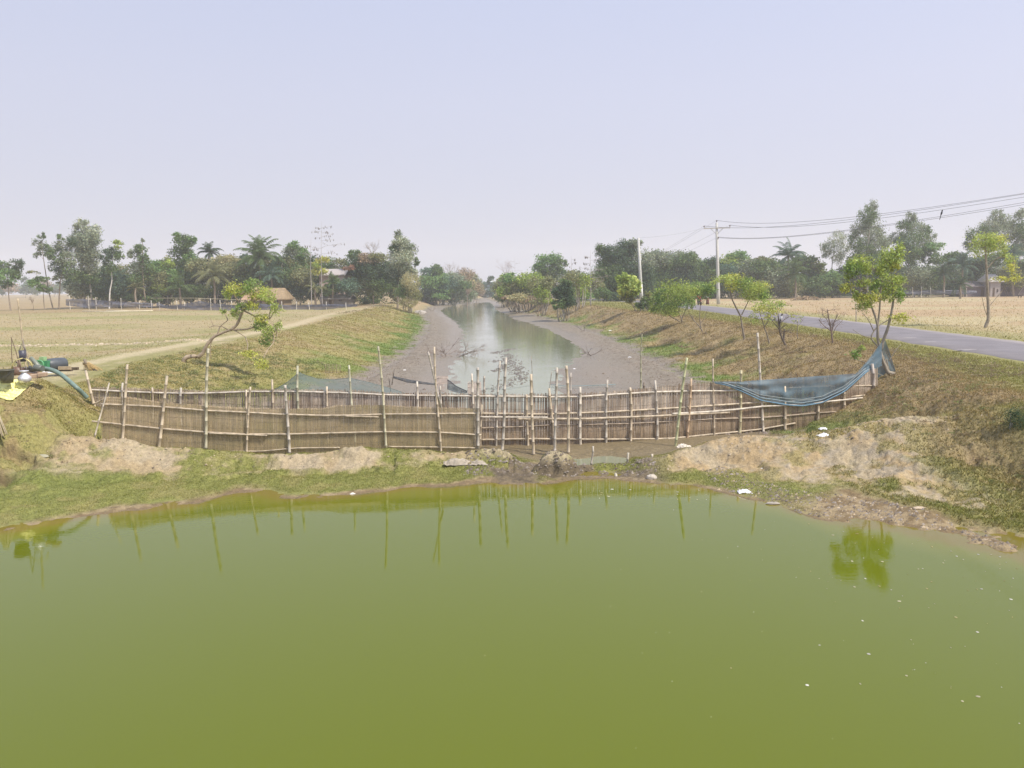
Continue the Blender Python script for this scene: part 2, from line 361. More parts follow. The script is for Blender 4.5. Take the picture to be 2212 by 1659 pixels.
    gl = mixc(C_green, C_lush, ss(.45, .65, n1)); gl = mixc(gl, C_dry, ss(.50, .70, n2) * .6)
    cn = gl; gn = np.full(x.shape, 1.0)
    top = ss(.58, .76, t + (n2 - .5) * .25) * (1 - ss(1.05, 1.14, t + (n2 - .5) * .1))
    bl = top * ss(.30, .52, bare_n * .7 + n3 * .22 + n2 * .12 + .10 * ss(-9, -12, x) - .03) * lef * ss(-13.2, -12.4, x + (n2 - .5) * .8)
    cn = mixc(cn, mixc(C_soil, C_soilp, ss(.4, .6, n2)), bl); gn = gn * (1 - bl)
    br = ss(.38, .62, t + (n2 - .5) * .35 + (n3 - .5) * .25) * rgt * (1 - ss(9.8, 11.6, x + (n1 - .5) * 2.4 + (n2 - .5) * 1.2 - 1.4 * (t > .8))) * (1 - ss(1.25, 1.5, t))
    crk = np.abs(fbm(x * 3.2, y * 3.2, 131, 3) - .5); soilr = mixc((.46, .345, .215), C_soilp, ss(.35, .62, n2 + .3 * (t - .9))); soilr = mixc(soilr, (.38, .33, .28), ss(.5, .62, n3 * .6 + n1 * .4) * .8)
    soilr = mixc(soilr, (.24, .175, .11), (1 - ss(.0, .03, crk)) * .35); soilr = mixc(soilr, (.34, .30, .14), ss(.52, .66, fbm(x * 1.1, y * 1.6, 133, 3)) * .7)
    cn = mixc(cn, soilr, br); gn = gn * (1 - br) + gn * br * ss(.52, .66, fbm(x * 1.1, y * 1.6, 133, 3)) * .8
    gfar = ss(1.15, 1.3, t) * rgt
    mm = mid * (1 - ss(.34, .46, z)) * (1 - ss(.45, .6, fbm(x * 1.1, y * 1.1, 115, 3) + .4 * (zc > .45) * ss(.5, .9, t)))
    cn = mixc(cn, mixc((.20, .155, .10), (.13, .10, .065), ss(.45, .65, n3)), mm); gn = gn * (1 - mm)
    ct = mid * ss(.30, .45, z + (n2 - .5) * .2) * ss(-.2, .2, 1.3 - t); cn = mixc(cn, C_soilp, ct * ss(.25, .5, n2) * .85); gn = gn * (1 - ct * .95)
    shl = (1 - ss(.12, .45, d0 + (n2 - .5) * .6)) ; shl = np.maximum(shl, rgt * (1 - ss(1.0 + .9 * ss(6.5, 8, x), 1.9 + 1.3 * ss(6.5, 8, x), d0 + (n2 - .5) * 1.2 + (n3 - .5) * .6)) * ss(5.5, 7, x))
    shl = np.maximum(shl, (1 - ss(.3, .7, d0 + (n2 - .5) * .5)) * np.exp(-((x + 8.6) / 2.2) ** 2))
    cs = mixc((.235, .17, .10), (.38, .295, .195), ss(.35, .65, n3) * ss(.02, .3, d0)); cn = mixc(cn, cs, shl); gn = gn * (1 - shl)
    # far right slope of the pond bank turns dry and brown
    fr = ss(10.5, 12.5, x + (n1 - .5) * 3); cn = mixc(cn, mixc(C_dry, C_brown, ss(.45, .65, n1)), fr * .65 * (1 - shl))
    fl = ss(-12.2, -13.2, x + (n1 - .5) * 2) * ss(.4, .6, t); cn = mixc(cn, mixc(C_dry, C_brown, ss(.45, .6, n2)), fl * .7)
    tn = t + (fbm(x * 1.3, y * 1.3, 73, 3) - .5) * .22; sc1 = np.exp(-((tn - .585) / .011) ** 2) + np.exp(-((tn - .785) / .010) ** 2)
    cn = mixc(cn, (.13, .09, .06), np.clip(sc1, 0, 1) * ss(-12.2, -12.8, x) * .75)  # undercut shade below the ledge steps, put into the soil colour
    cn = mixc(cn, (.17, .15, .04), 1 - ss(-.05, .0, d0))
    c = mixc(c, cn, k); g = g * (1 - k) + gn * k
    wet = wet * (1 - k) + k * (.5 * mm + .5 * (1 - ss(.0, .25, d0)))
    # low pale track on the right at the flat
    c = np.clip(c * np.array([.82, .80, .69]), .008, .9)
    return c, np.clip(g, 0, 1), np.clip(wet, 0, 1)

def grid_rows():
    r = [-60, -40, -20, -5, 4, 9]; y = 12.0
    while y < 900:
        r.append(y); y += max(.045, .0027 * y) if y < 25 else .0042 * y if y < 30 else max(.1, .0062 * y) if y < 220 else .02 * y
    return np.array(r)
rows = grid_rows(); tt = np.concatenate([np.linspace(-2.6, -.86, 30)[:-1], np.linspace(-.86, .86, 1000), np.linspace(.86, 2.6, 30)[1:]])
YY = np.repeat(rows[:, None], len(tt), 1); XX = tt[None, :] * np.maximum(YY + 1.5, 14)
ZZ = H(XX.ravel(), YY.ravel()).reshape(XX.shape)
col, gr, wet = ground_col(XX.ravel(), YY.ravel(), ZZ.ravel())
nr, nc = XX.shape
i = np.arange(nr - 1)[:, None] * nc; j = np.arange(nc - 1)[None, :]
fc = np.stack([i + j, i + j + 1, i + nc + j + 1, i + nc + j], -1).reshape(-1, 4)
mb = MB(); mb.add(np.stack([XX.ravel(), YY.ravel(), ZZ.ravel()], 1), fc, col, True)
M_ground, nt, b, out = new_mat("earth")
a = col_node(nt); n = noise(nt, 9, 6, .7); c = mulcol(nt, a.outputs[0], n.outputs[0], .68, 1.32)
n2_ = noise(nt, 45, 3, .6); c = mulcol(nt, c, n2_.outputs[0], .8, 1.2)
nt.links.new(c, b.inputs["Base Color"])
wa = nt.nodes.new("ShaderNodeAttribute"); wa.attribute_name = "wet"
mr = nt.nodes.new("ShaderNodeMapRange"); mr.inputs[3].default_value = .95; mr.inputs[4].default_value = .22
nt.links.new(wa.outputs["Fac"], mr.inputs[0]); nt.links.new(mr.outputs[0], b.inputs["Roughness"]); b.inputs["Specular IOR Level"].default_value = .35
bu = nt.nodes.new("ShaderNodeBump"); bu.inputs["Distance"].default_value = .07; bu.inputs["Strength"].default_value = .7
bn = noise(nt, 14, 6, .7); nt.links.new(bn.outputs[0], bu.inputs["Height"]); nt.links.new(bu.outputs[0], b.inputs["Normal"])
go = mb.build("ground", M_ground); tag(go, kind='structure')
wt = go.data.attributes.new("wet", 'FLOAT', 'POINT'); wt.data.foreach_set("value", wet.astype(np.float32))

# ------------------------------------------------------------------ water
def water(name, x0, x1, y0, y1, nx, ny, colfn, rip, mat_name, rough=.02):
    xs = np.linspace(x0, x1, nx); ysr = np.linspace(y0, y1, ny); X, Y = np.meshgrid(xs, ysr); X = X.ravel(); Y = Y.ravel()
    i = np.arange(ny - 1)[:, None] * nx; j = np.arange(nx - 1)[None, :]
    f = np.stack([i + j, i + j + 1, i + nx + j + 1, i + nx + j], -1).reshape(-1, 4)
    m_ = MB(); m_.add(np.stack([X, Y, np.zeros_like(X)], 1), f, colfn(X, Y), True)
    ma, nt, b, out = new_mat(mat_name); a = col_node(nt)
    nt.links.new(a.outputs[0], b.inputs["Base Color"]); b.inputs["Roughness"].default_value = rough; b.inputs["IOR"].default_value = 1.33
    g = nt.nodes.new("ShaderNodeNewGeometry"); mp = nt.nodes.new("ShaderNodeMapping"); mp.inputs["Scale"].default_value = (1.0, 2.2, 1)
    nt.links.new(g.outputs["Position"], mp.inputs[0])
    n1 = noise(nt, rip[0], 2, .5, vec=mp.outputs[0]); n2 = noise(nt, .25, 2)
    mu = nt.nodes.new("ShaderNodeMath"); mu.operation = 'MULTIPLY'
    nt.links.new(n1.outputs[0], mu.inputs[0]); nt.links.new(n2.outputs[0], mu.inputs[1])
    bu = nt.nodes.new("ShaderNodeBump"); bu.inputs["Strength"].default_value = rip[1]; bu.inputs["Distance"].default_value = rip[2]
    nt.links.new(mu.outputs[0], bu.inputs["Height"]); nt.links.new(bu.outputs[0], b.inputs["Normal"])
    o = m_.build(name, ma); tag(o, kind='structure'); return o
def pondc(x, y):
    dep = -H(x, y, False); n = fbm(x * .5, y * .5, 201, 3)
    c = mixc((.17, .135, .02), (.145, .150, .010), ss(.01, .07, dep + .05 * (n - .5)))
    return mixc(c, (.110, .132, .004), ss(.07, .26, dep + .1 * (n - .5)))
water("pond_water", -50, 50, -60, 21.3, 400, 460, pondc, (6.0, .30, .004), "pond_water", .0)
def canalc(x, y):
    return mixc((.25, .25, .19), (.22, .235, .125), fbm(x * .1, y * .05, 211, 2))
water("canal_water", -60, 60, 21.3, 440, 60, 120, canalc, (3.0, .5, .02), "canal_water", .015)

# ------------------------------------------------------------------ road
ys = np.concatenate([np.linspace(5, 230, 300), np.linspace(232, 420, 60)]); mb = MB(); vs = []; cs = []
off = np.array([-2.7, -2.6, -1.3, 0, 1.3, 2.6, 2.7])
for y in ys:
    rc = float(RD(y)); d = (float(RD(y + 1)) - float(RD(y - 1))) / 2; nx_, ny_ = 1 / math.hypot(1, d), -d / math.hypot(1, d)
    for o in off:
        jit = (float(vn(y * .9, o, 5)) - .5) * .35 if abs(o) > 2.5 else 0
        vs.append((rc + nx_ * (o + jit), y + ny_ * (o + jit), 2.03 - .012 * o * o * .6 - (.12 if abs(o) > 2.65 else 0)))
        cs.append((.195, .178, .183) if abs(o) < 2.5 else (.27, .24, .23))
n = len(ys); k = len(off); i = np.arange(n - 1)[:, None] * k; j = np.arange(k - 1)[None, :]
mb.add(vs, np.stack([i + j, i + j + 1, i + k + j + 1, i + k + j], -1).reshape(-1, 4), cs, True)
M_road = mat_attr("asphalt", .85, (.88, 1.14), .8, .2, 60)
tag(mb.build("road", M_road), kind='structure')
mb = MB()
for (u, v, L_) in [(2085, 754, 1.4), (2010, 738, 1.0), (1965, 729, .9)]:
    p = G(u, v, 2.02); vs = []
    for q in range(8):
        a = q / 8 * 2 * math.pi; vs.append((p.x + math.cos(a) * L_ * .45 * random.uniform(.6, 1.2), p.y + math.sin(a) * .25, 2.0345 - .0072 * (p.x + math.cos(a) * L_ * .4 - float(RD(p.y))) ** 2))
    mb.add(vs, [tuple(range(8))], (.30, .27, .26))
tag(mb.build("road_dust_patches", M_plain), kind='structure')

# ------------------------------------------------------------------ grass
def grass(name, n, sampler, hgt, wid, minimum=.3, tint=None):
    x, y = sampler(n); z = H(x, y); c, g, w_ = ground_col(x, y, z)
    keep = (rng.random(len(x)) < g) & (g > minimum) & (z > .02) & (np.abs(x - RD(y)) > 2.95)
    x, y, z, c = x[keep], y[keep], z[keep], c[keep]; n = len(x)
    sc_ = np.maximum(1, y / 28.0) ** .7
    h = hgt * rng.uniform(.45, 1.3, n) * sc_; wd = wid * rng.uniform(.6, 1.4, n) * sc_
    a = rng.uniform(0, 2 * math.pi, n); la = rng.uniform(0, 2 * math.pi, n); lean = h * rng.uniform(.2, 1.1, n)
    P = np.stack([x, y, z - .01], 1); A = np.stack([np.cos(a), np.sin(a), 0 * a], 1) * wd[:, None] / 2
    T = P + np.stack([np.cos(la) * lean, np.sin(la) * lean, h], 1)
    V = np.stack([P - A, P + A, T], 1).reshape(-1, 3)
    v = rng.uniform(.72, 1.25, n)[:, None]; hue = rng.uniform(-.12, .14, n)[:, None]
    c = c * v * (1 + hue * np.array([1, .1, -.6])) * np.array([1.0, 1.03, .9])
    C = np.repeat(c, 3, 0)
    mb = MB(); mb.add(V, np.arange(n * 3).reshape(-1, 3), C); o = mb.build(name, M_grass)
    return o
def s_near(n):
    x = rng.uniform(-16, 15, n); y = YS(x) + rng.uniform(0, 1, n) * (np.minimum(YC(x) + 1.4, 24) - YS(x)); return x, y
o = grass("grass", 330000, s_near, .038, .013); tag(o, "short green turf on the near bank between pond and bamboo fence", "grass", kind='stuff')
def s_polar(n, x0f, x1f, y0, y1):
    y = 1 / rng.uniform(1 / y1, 1 / y0, n); x = x0f(y) + rng.random(n) * (x1f(y) - x0f(y)); return x, y
o = grass("grass", 170000, lambda n: s_polar(n, lambda y: XCL(y) - .3, lambda y: XL(y) + .5, 22.5, 140), .055, .022)
tag(o, "dry olive grass on the sloping left canal bank", "grass", kind='stuff')
o = grass("grass", 190000, lambda n: s_polar(n, lambda y: XR(y) - .4, lambda y: np.minimum(RD(y) - 3.1, 27), 15, 140), .07, .025)
tag(o, "brown and green grass on the right canal bank below the road", "grass", kind='stuff')
o = grass("stubble", 90000, lambda n: s_polar(n, lambda y: -.8 * y, lambda y: XCL(y) - 2.2, 24, 130), .05, .03, .1)
tag(o, "dry rice stubble in the left field", "stubble", kind='stuff')
o = grass("stubble", 50000, lambda n: s_polar(n, lambda y: RD(y) + 3.3, lambda y: .8 * y + 6, 34, 150), .07, .035, .1)
tag(o, "dry stubble in the field beyond the road", "stubble", kind='stuff')
# ------------------------------------------------------------------ bamboo fences
def bamboo(mb, p0, p1, r, r2=None, c=(.50, .41, .30), bend=.02, node=.36, sides=7):
    p0 = np.array(tuple(p0)); p1 = np.array(tuple(p1)); L = np.linalg.norm(p1 - p0); r2 = r * .85 if r2 is None else r2
    n = max(2, int(L / node)); ts = [0]; rs = [1]; k0 = random.uniform(.2, .8)
    dirn = (p1 - p0) / L; side = np.cross(dirn, [0, 1, 0.3]); side /= np.linalg.norm(side) + 1e-9
    for q in range(n):
        t = (q + k0) / n
        if t >= .985: break
        dt = .012 / L
        for a_, b_ in ((-dt * 1.6, 1.0), (-dt * .5, 1.22), (dt * .5, 1.22), (dt * 1.6, 1.0)):
            tt_ = t + a_
            if tt_ > ts[-1]: ts.append(tt_); rs.append(b_)
    ts.append(1); rs.append(1); ts = np.array(ts); rs = np.array(rs)
    b1, b2 = random.uniform(-bend, bend) * L, random.uniform(-bend, bend) * L * .5
    P = p0 + (p1 - p0) * ts[:, None] + side * (b1 * np.sin(ts * math.pi) + b2 * np.sin(ts * 2 * math.pi))[:, None]
    cc = np.tile(np.array(c, float), (len(ts), 1)) * (0.9 + .2 * np.array([random.random() for _ in ts]))[:, None]
    cc = np.where((rs > 1.1)[:, None], cc * .62, cc)
    mb.tube(P, (r + (r2 - r) * ts) * rs, sides, cc)
def bpath(mb, pts, r, c=(.50, .41, .30)):
    """a bamboo rail bending through several points"""
    P = np.array([tuple(p) for p in pts]); d = np.r_[0, np.cumsum(np.linalg.norm(np.diff(P, axis=0), axis=1))]
    ts = np.arange(0, d[-1], .09); ts = np.r_[ts, d[-1]]
    Q = np.stack([np.interp(ts, d, P[:, k]) for k in range(3)], 1)
    for _ in range(3): Q[1:-1] = (Q[:-2] + 2 * Q[1:-1] + Q[2:]) / 4
    ph = random.random(); nd = ((ts / .38 + ph) % 1) < .24
    rr = np.where(nd, r * 1.2, r) * (1 + .05 * np.sin(ts)); cc = np.array(c) * np.where(nd, .68, 1.0)[:, None] * (0.92 + .16 * vn(ts * .8, ts * 0, 3))[:, None]
    mb.tube(Q, rr, 7, cc)
DB = pl([(150, 24.9), (260, 24.7), (600, 24.4), (1040, 24.25), (1250, 24.3), (1480, 25.0), (1600, 25.6), (1690, 26.0), (1823, 26.6), (1900, 27.2)])
DF = pl([(190, 22.55), (1100, 22.85)])
BR = (.52, .43, .31); GREY = (.47, .42, .35); PALE = (.60, .53, .43)
def mat_panel(name, top, bot, Df, parent, pitch, wid, colfn, toff=(-.03, .03), seed=1):
    tp = pl(top); bt = pl(bot); u0, u1 = max(top[0][0], bot[0][0]), min(top[-1][0], bot[-1][0])
    us = np.linspace(u0, u1, 400); base = np.array([tuple(UP(u, 900, float(Df(u)))) for u in us])
    s = np.r_[0, np.cumsum(np.hypot(np.diff(base[:, 0]), np.diff(base[:, 1])))]
    n = int(s[-1] / pitch); mb = MB(); rr = np.random.default_rng(seed); K = 8
    for q in range(n):
        u = float(np.interp((q + .5) * pitch, s, us)); D = float(Df(u)) 
        a = np.array(tuple(UP(u, float(bt(u)), D))); b_ = np.array(tuple(UP(u, float(tp(u)), D)))
        a[2] -= .22
        b_[2] += rr.uniform(*toff) * (1 if rr.random() < .8 else 1.8)
        lean = rr.normal(0, .012); off = rr.uniform(-.008, .008)
        t = np.linspace(0, 1, K); P = a + (b_ - a) * t[:, None]; P[:, 0] += lean * t + off * .3; P[:, 1] += off + .006 * np.sin(t * 9 + q * math.pi)
        w_ = wid * rr.uniform(.7, 1.15) / 2; th = .004
        V = np.concatenate([P + [-w_, -th, 0], P + [w_, -th, 0], P + [w_, th, 0], P + [-w_, th, 0]])
        i = np.arange(K - 1)[:, None]; f = []
        for g in range(4):
            h = (g + 1) % 4; f.append(np.stack([g * K + i[:, 0], h * K + i[:, 0], h * K + i[:, 0] + 1, g * K + i[:, 0] + 1], 1))
        f = np.concatenate(f)
        c = colfn(P[:, 0], P[:, 2], q) * rr.uniform(.74, 1.22)
        mb.add(V, f, np.tile(c, (4, 1)))
    # strands the laths are woven on
    for fr in (.12, .3, .5, .7, .88, .97):
        P = []
        for u in np.linspace(u0 + 1, u1 - 1, 90):
            D = float(Df(u)) - .008; v = float(bt(u)) + (float(tp(u)) - float(bt(u))) * (fr + .02 * math.sin(u * .03 + fr * 9)); P.append(UP(u, v, D))
        mb.tube(P, .0045, 4, (.22, .17, .12))
    return mb.build(name, M_slat, parent)
def col_back(x, z, q):
    n = fbm(x * 1.3 + 0 * z, z * 1.1, 301, 3); pb = vn(np.floor(x / .55 + .3 * np.floor(z / .45)), np.floor(z / .45), 303); f2 = vn(x * 9, z * 2, 305)
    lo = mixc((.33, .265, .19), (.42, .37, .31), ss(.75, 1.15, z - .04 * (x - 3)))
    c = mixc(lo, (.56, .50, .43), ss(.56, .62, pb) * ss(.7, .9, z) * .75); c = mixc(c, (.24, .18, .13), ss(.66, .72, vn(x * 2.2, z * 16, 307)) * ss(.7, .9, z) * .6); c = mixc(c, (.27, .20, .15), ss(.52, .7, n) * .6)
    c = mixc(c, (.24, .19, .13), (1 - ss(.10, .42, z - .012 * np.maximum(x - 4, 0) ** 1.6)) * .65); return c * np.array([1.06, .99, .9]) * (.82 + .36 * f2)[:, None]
def col_front(x, z, q):
    n = fbm(x * .8, z * 2.0, 311, 3); f2 = vn(x * 9, z * 3, 315)
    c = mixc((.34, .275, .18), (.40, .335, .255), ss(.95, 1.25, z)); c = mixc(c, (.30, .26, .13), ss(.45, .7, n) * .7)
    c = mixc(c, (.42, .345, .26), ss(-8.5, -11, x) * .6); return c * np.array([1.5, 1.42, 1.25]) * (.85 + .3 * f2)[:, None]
# back fence ---------------------------------------------------------
bt0 = UP(1040, 965, DB(1040)); back = empty("bamboo_fence", (bt0.x, bt0.y, .05), "long weathered bamboo slat fence crossing the canal from bank to bank, further of the two", "fence")
bt_top = [(196, 837), (270, 838), (350, 841), (458, 844), (538, 841), (646, 841), (780, 844), (827, 848), (949, 850), (1034, 851), (1144, 852), (1266, 850), (1310, 847), (1359, 842), (1415, 836), (1491, 829), (1591, 824), (1727, 816), (1849, 808), (1866, 800), (1897, 796)]
bt_bot = [(196, 878), (350, 925), (600, 958), (1040, 965), (1188, 967), (1310, 964), (1415, 955), (1540, 942), (1645, 931), (1770, 915), (1824, 896), (1897, 862)]
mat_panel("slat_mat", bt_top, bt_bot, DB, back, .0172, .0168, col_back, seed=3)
def rail(name, pts, Df, r, parent, c=BR, off=-.045):
    mb = MB(); bpath(mb, [UP(u, v, float(Df(u)) + off) for u, v in pts], r, c); return mb.build(name, M_bamboo, parent)
rail("rail", [(195, 842), (270, 846), (350, 849), (398, 850), (458, 849), (538, 846), (646, 846), (780, 850), (827, 853), (949, 855)], DB, .028, back, PALE)
rail("rail", [(940, 855), (1034, 856), (1144, 857), (1188, 858), (1254, 857), (1310, 853), (1359, 850), (1415, 847), (1491, 845), (1598, 844)], DB, .030, back, PALE)
rail("rail", [(1690, 839), (1770, 835), (1888, 833)], DB, .026, back, BR, -.03)
rail("rail", [(1036, 893), (1181, 895), (1254, 892), (1310, 890), (1415, 884), (1540, 876), (1645, 869), (1700, 868), (1873, 854)], DB, .030, back, BR)
rail("rail", [(1037, 901), (1183, 902)], DB, .030, back, PALE, -.10)
rail("rail", [(1117, 905), (1266, 905), (1310, 903), (1415, 899), (1486, 895), (1576, 891)], DB, .036, back, BR, -.105)
rail("rail", [(1452, 894), (1542, 889), (1596, 884), (1647, 878), (1693, 876), (1824, 864), (1895, 856)], DB, .032, back, PALE, -.12)
rail("rail", [(1039, 925), (1144, 921), (1185, 918), (1266, 917), (1359, 915), (1415, 912), (1540, 905), (1647, 902), (1702, 898), (1766, 892), (1849, 887)], DB, .026, back, (.38, .30, .22), -.035)
rail("rail", [(1039, 950), (1144, 948), (1266, 949), (1310, 949), (1415, 948), (1452, 947)], DB, .028, back, BR)
rail("rail", [(1440, 948), (1483, 944), (1540, 938), (1591, 933), (1645, 927), (1718, 914)], DB, .028, back, BR, -.05)
rail("rail", [(201, 874), (216, 866), (226, 861)], DB, .026, back, BR, -.5)
def post(parent, base, top, D, r=.040, c=BR, off=-.075, r2=None, bend=.015, name="post"):
    a_ = UP(base[0], base[1], D + off); b_ = UP(top[0], top[1], D + off); a_ = a_ + (a_ - b_).normalized() * .25
    mb = MB(); bamboo(mb, a_, b_, r, r2, c, bend); return mb.build(name, M_bamboo, parent)
for bs, tp, r, c in [((203, 873), (185, 800), .045, BR), ((263, 900), (265, 827), .034, GREY), ((330, 905), (329, 837), .034, BR), ((391, 915), (391, 838), .042, GREY),
                     ((533, 940), (532, 842), .034, BR), ((589, 945), (588, 820), .036, BR), ((647, 945), (643, 790), .040, (.47, .45, .32)), ((706, 950), (706, 835), .036, BR),
                     ((768, 955), (754, 789), .036, (.50, .48, .34)), ((831, 960), (829, 851), .030, BR), ((903, 962), (901, 824), .036, PALE), ((956, 964), (951, 834), .032, GREY),
                     ((1024, 965), (1019, 807), .036, PALE), ((1039, 966), (1041, 874), .030, BR), ((1072, 966), (1080, 780), .034, GREY), ((1141, 967), (1137, 852), .040, BR), ((1196, 966), (1186, 839), .044, BR), ((1255, 967), (1253, 836), .048, PALE),
                     ((1309, 964), (1312, 820), .042, GREY), ((1363, 962), (1361, 837), .042, BR), ((1419, 956), (1415, 822), .040, GREY), ((1484, 950), (1493, 818), .042, (.50, .36, .23)),
                     ((1543, 944), (1540, 775), .030, BR), ((1597, 939), (1601, 800), .048, (.50, .44, .27)), ((1649, 934), (1636, 719), .042, PALE), ((1696, 927), (1695, 834), .050, BR),
                     ((1766, 917), (1768, 834), .042, BR), ((1823, 894), (1824, 812), .044, BR), ((1889, 850), (1884, 786), .060, (.44, .38, .32))]:
    post(back, bs, tp, float(DB(bs[0])), r, c)
# front fence --------------------------------------------------------
ft0 = UP(619, 965, 22.7); front = empty("bamboo_fence", (ft0.x, ft0.y, .2), "tall nearer bamboo slat fence draped with brown netting, left half of the canal", "fence")
ft_top = [(219, 884), (222, 862), (229, 858), (278, 857), (350, 869), (444, 876), (535, 881), (619, 883), (699, 881), (729, 875), (827, 875), (885, 878), (949, 880), (1034, 882)]
ft_bot = [(219, 940), (263, 952), (343, 966), (449, 969), (540, 976), (625, 979), (729, 970), (834, 966), (953, 974), (1034, 966)]
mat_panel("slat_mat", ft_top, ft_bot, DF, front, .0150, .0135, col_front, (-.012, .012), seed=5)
# netting sheet hung over the mat
mb = MB(); us = np.linspace(216, 1036, 160); vs = []; K = 14
for u in us:
    for k in range(K):
        t = k / (K - 1); v = float(pl(ft_top)(u)) + 1.5 + (float(pl(ft_bot)(u)) - float(pl(ft_top)(u))) * t * 1.02
        vs.append(tuple(UP(u, v, float(DF(u)) - .022 - .012 * float(vn(np.array(u * .1), np.array(k * .7), 9)))))
n = len(us); i = np.arange(n - 1)[:, None] * K; j = np.arange(K - 1)[None, :]
mb.add(vs, np.stack([i + j, i + j + 1, i + K + j + 1, i + K + j], -1).reshape(-1, 4), (.3, .25, .15), True)
mb.build("netting", mat_net("brown_netting", (.48, .41, .26), .40), front)
rail("rail", [(218, 873), (270, 875), (350, 879), (400, 883), (444, 887), (535, 891), (619, 896)], DF, .027, front, BR)
rail("rail", [(610, 895), (700, 898), (780, 897), (827, 895), (949, 894), (1036, 893)], DF, .028, front, BR, -.05)
rail("rail", [(745, 899), (780, 900), (818, 901)], DF, .018, front, BR, -.09)
rail("rail", [(199, 910), (264, 917), (347, 926), (449, 934), (533, 938)], DF, .026, front, BR)
rail("rail", [(452, 936), (533, 939), (577, 941)], DF, .020, front, BR, -.09)
rail("rail", [(535, 938), (624, 938), (780, 934), (827, 933), (949, 934), (1040, 940)], DF, .027, front, BR, -.05)
rail("rail", [(498, 975), (565, 975), (640, 968), (734, 967)], DF, .020, front, BR, -.05)
rail("rail", [(839, 965), (949, 966), (1030, 968)], DF, .020, front, BR, -.05)
for bs, tp, r, c in [((208, 932), (236, 827), .024, PALE), ((264, 952), (275, 787), .040, BR), ((343, 967), (361, 812), .044, BR), ((445, 968), (450, 753), .044, (.46, .42, .30)),
                     ((533, 978), (541, 836), .032, BR), ((625, 980), (616, 832), .044, GREY), ((834, 963), (817, 748), .036, (.48, .44, .30)), ((953, 974), (938, 749), .034, BR),
                     ((948, 860), (925, 760), .030, GREY), ((1033, 966), (1032, 794), .046, GREY)]:
    a_ = post(front, bs, tp, float(DF(bs[0])), r, c, bend=.008)
# free stakes ---------------------------------------------------------
def stake(bs, tp, D, r, label, c=BR, group=None, name="bamboo_pole", r2=None, bend=.012):
    a_ = UP(bs[0], bs[1], D); b_ = UP(tp[0], tp[1], D); a_ = a_ + (a_ - b_).normalized() * .2; mb = MB(); bamboo(mb, a_, b_, r, r2, c, bend)
    o = mb.build(name, M_bamboo, None, a_); return tag(o, label, "pole", group)
stake((1084, 972), (1093, 772), 23.2, .046, "thick grey bamboo pole with a cut top leaning before the fence near the centre", GREY)
stake((1153, 979), (1147, 808), 23.0, .044, "bamboo pole standing in wet mud with a dark blackened foot")
stake((1199, 978), (1203, 794), 22.8, .042, "bamboo pole behind the soil mound with a ragged split foot", GREY)
stake((1228, 984), (1223, 790), 22.9, .046, "straight bamboo pole with a dark stained top right of the soil mound")
stake((1458, 975), (1484, 773), 23.6, .044, "bamboo pole with a green top leaning to the right before the fence", (.44, .44, .25))
stake((1384, 838), (1387, 722), 37, .045, "slim greenish bamboo pole standing alone in the mud behind the fence", (.33, .32, .20), r2=.02)
stake((1233, 850), (1233, 805), 31, .035, "short grey stake in the mud behind the fence beside the pale net", GREY)
stake((1045, 850), (1046, 812), 31, .045, "short grey stake in the mud behind the fence left of the footprints", GREY)
stake((1152, 845), (1148, 770), 31, .014, "very thin crooked stick standing in shallow water behind the fence", (.3, .26, .2), name="stick")
stake((1186, 850), (1192, 802), 31, .014, "thin leaning stick holding the pale net on the canal mud", (.3, .26, .2), name="stick")
stake((1391, 838), (1391, 826), 37, .05, "low dark stump beside the lone pole behind the fence", (.2, .16, .12), name="stake")
stake((1279, 1000), (1281, 964), 21.2, .030, "short crooked forked stake on the muddy dam left of the puddle", (.42, .37, .30), name="stake", bend=.1)
stake((1356, 1002), (1357, 978), 21.3, .036, "short cut stake right of the puddle", (.45, .40, .31), name="stake")
stake((1408, 998), (1409, 981), 21.4, .036, "stubby cut stake on the crumbling soil ridge", (.50, .43, .33), name="stake")
stake((1866, 840), (1864, 800), 30, .02, "dark short stick on the right bank behind the fence", (.2, .15, .1), name="stick")
# ------------------------------------------------------------------ nets
def sheet(name, mat, top, bot, Dt, Db=None, n=60, K=12, wave=.03, parent=None, seed=0, fold=0):
    tp, bt = pl(top), pl(bot); u0 = top[0][0]; u1 = top[-1][0]; Db = Db or Dt; vs = []
    for u in np.linspace(u0, u1, n):
        for k in range(K):
            t = k / (K - 1); v = float(tp(u)) + (float(bt(u)) - float(tp(u))) * t; D = float(Dt(u)) * (1 - t) + float(Db(u)) * t
            wv = (float(vn(np.array(u * .06), np.array(t * 4), seed)) - .5) * wave + fold * math.sin(t * 14 + u * .02) * .02
            vs.append(tuple(UP(u, v, D + wv)))
    i = np.arange(n - 1)[:, None] * K; j = np.arange(K - 1)[None, :]; mb = MB()
    mb.add(vs, np.stack([i + j, i + j + 1, i + K + j + 1, i + K + j], -1).reshape(-1, 4), (.3, .3, .3), True)
    return mb, name, mat
Mn_green = mat_net("green_net", (.17, .22, .20), .62); Mn_blue = mat_net("blue_net", (.17, .27, .34), .60); Mn_dark = mat_net("dark_net", (.09, .11, .13), .75)
Mn_pale = mat_net("pale_net", (.42, .46, .42), .35); Mn_grey = mat_net("grey_net", (.15, .16, .21), .8)
def net_obj(s, label, cat="net", rope=None):
    mb, name, mat = s; root_p = np.concatenate(mb.v).mean(0); root = empty(name, root_p, label, cat); root.location.z = 0
    o = mb.build("mesh_sheet", mat, root); o.matrix_parent_inverse = Matrix.Translation(-root.location)
    for pts, r, c in rope or []:
        m2 = MB(); m2.tube(pts, r, 5, c); q = m2.build("hem_rope", M_plain, root); q.matrix_parent_inverse = Matrix.Translation(-root.location)
    return root
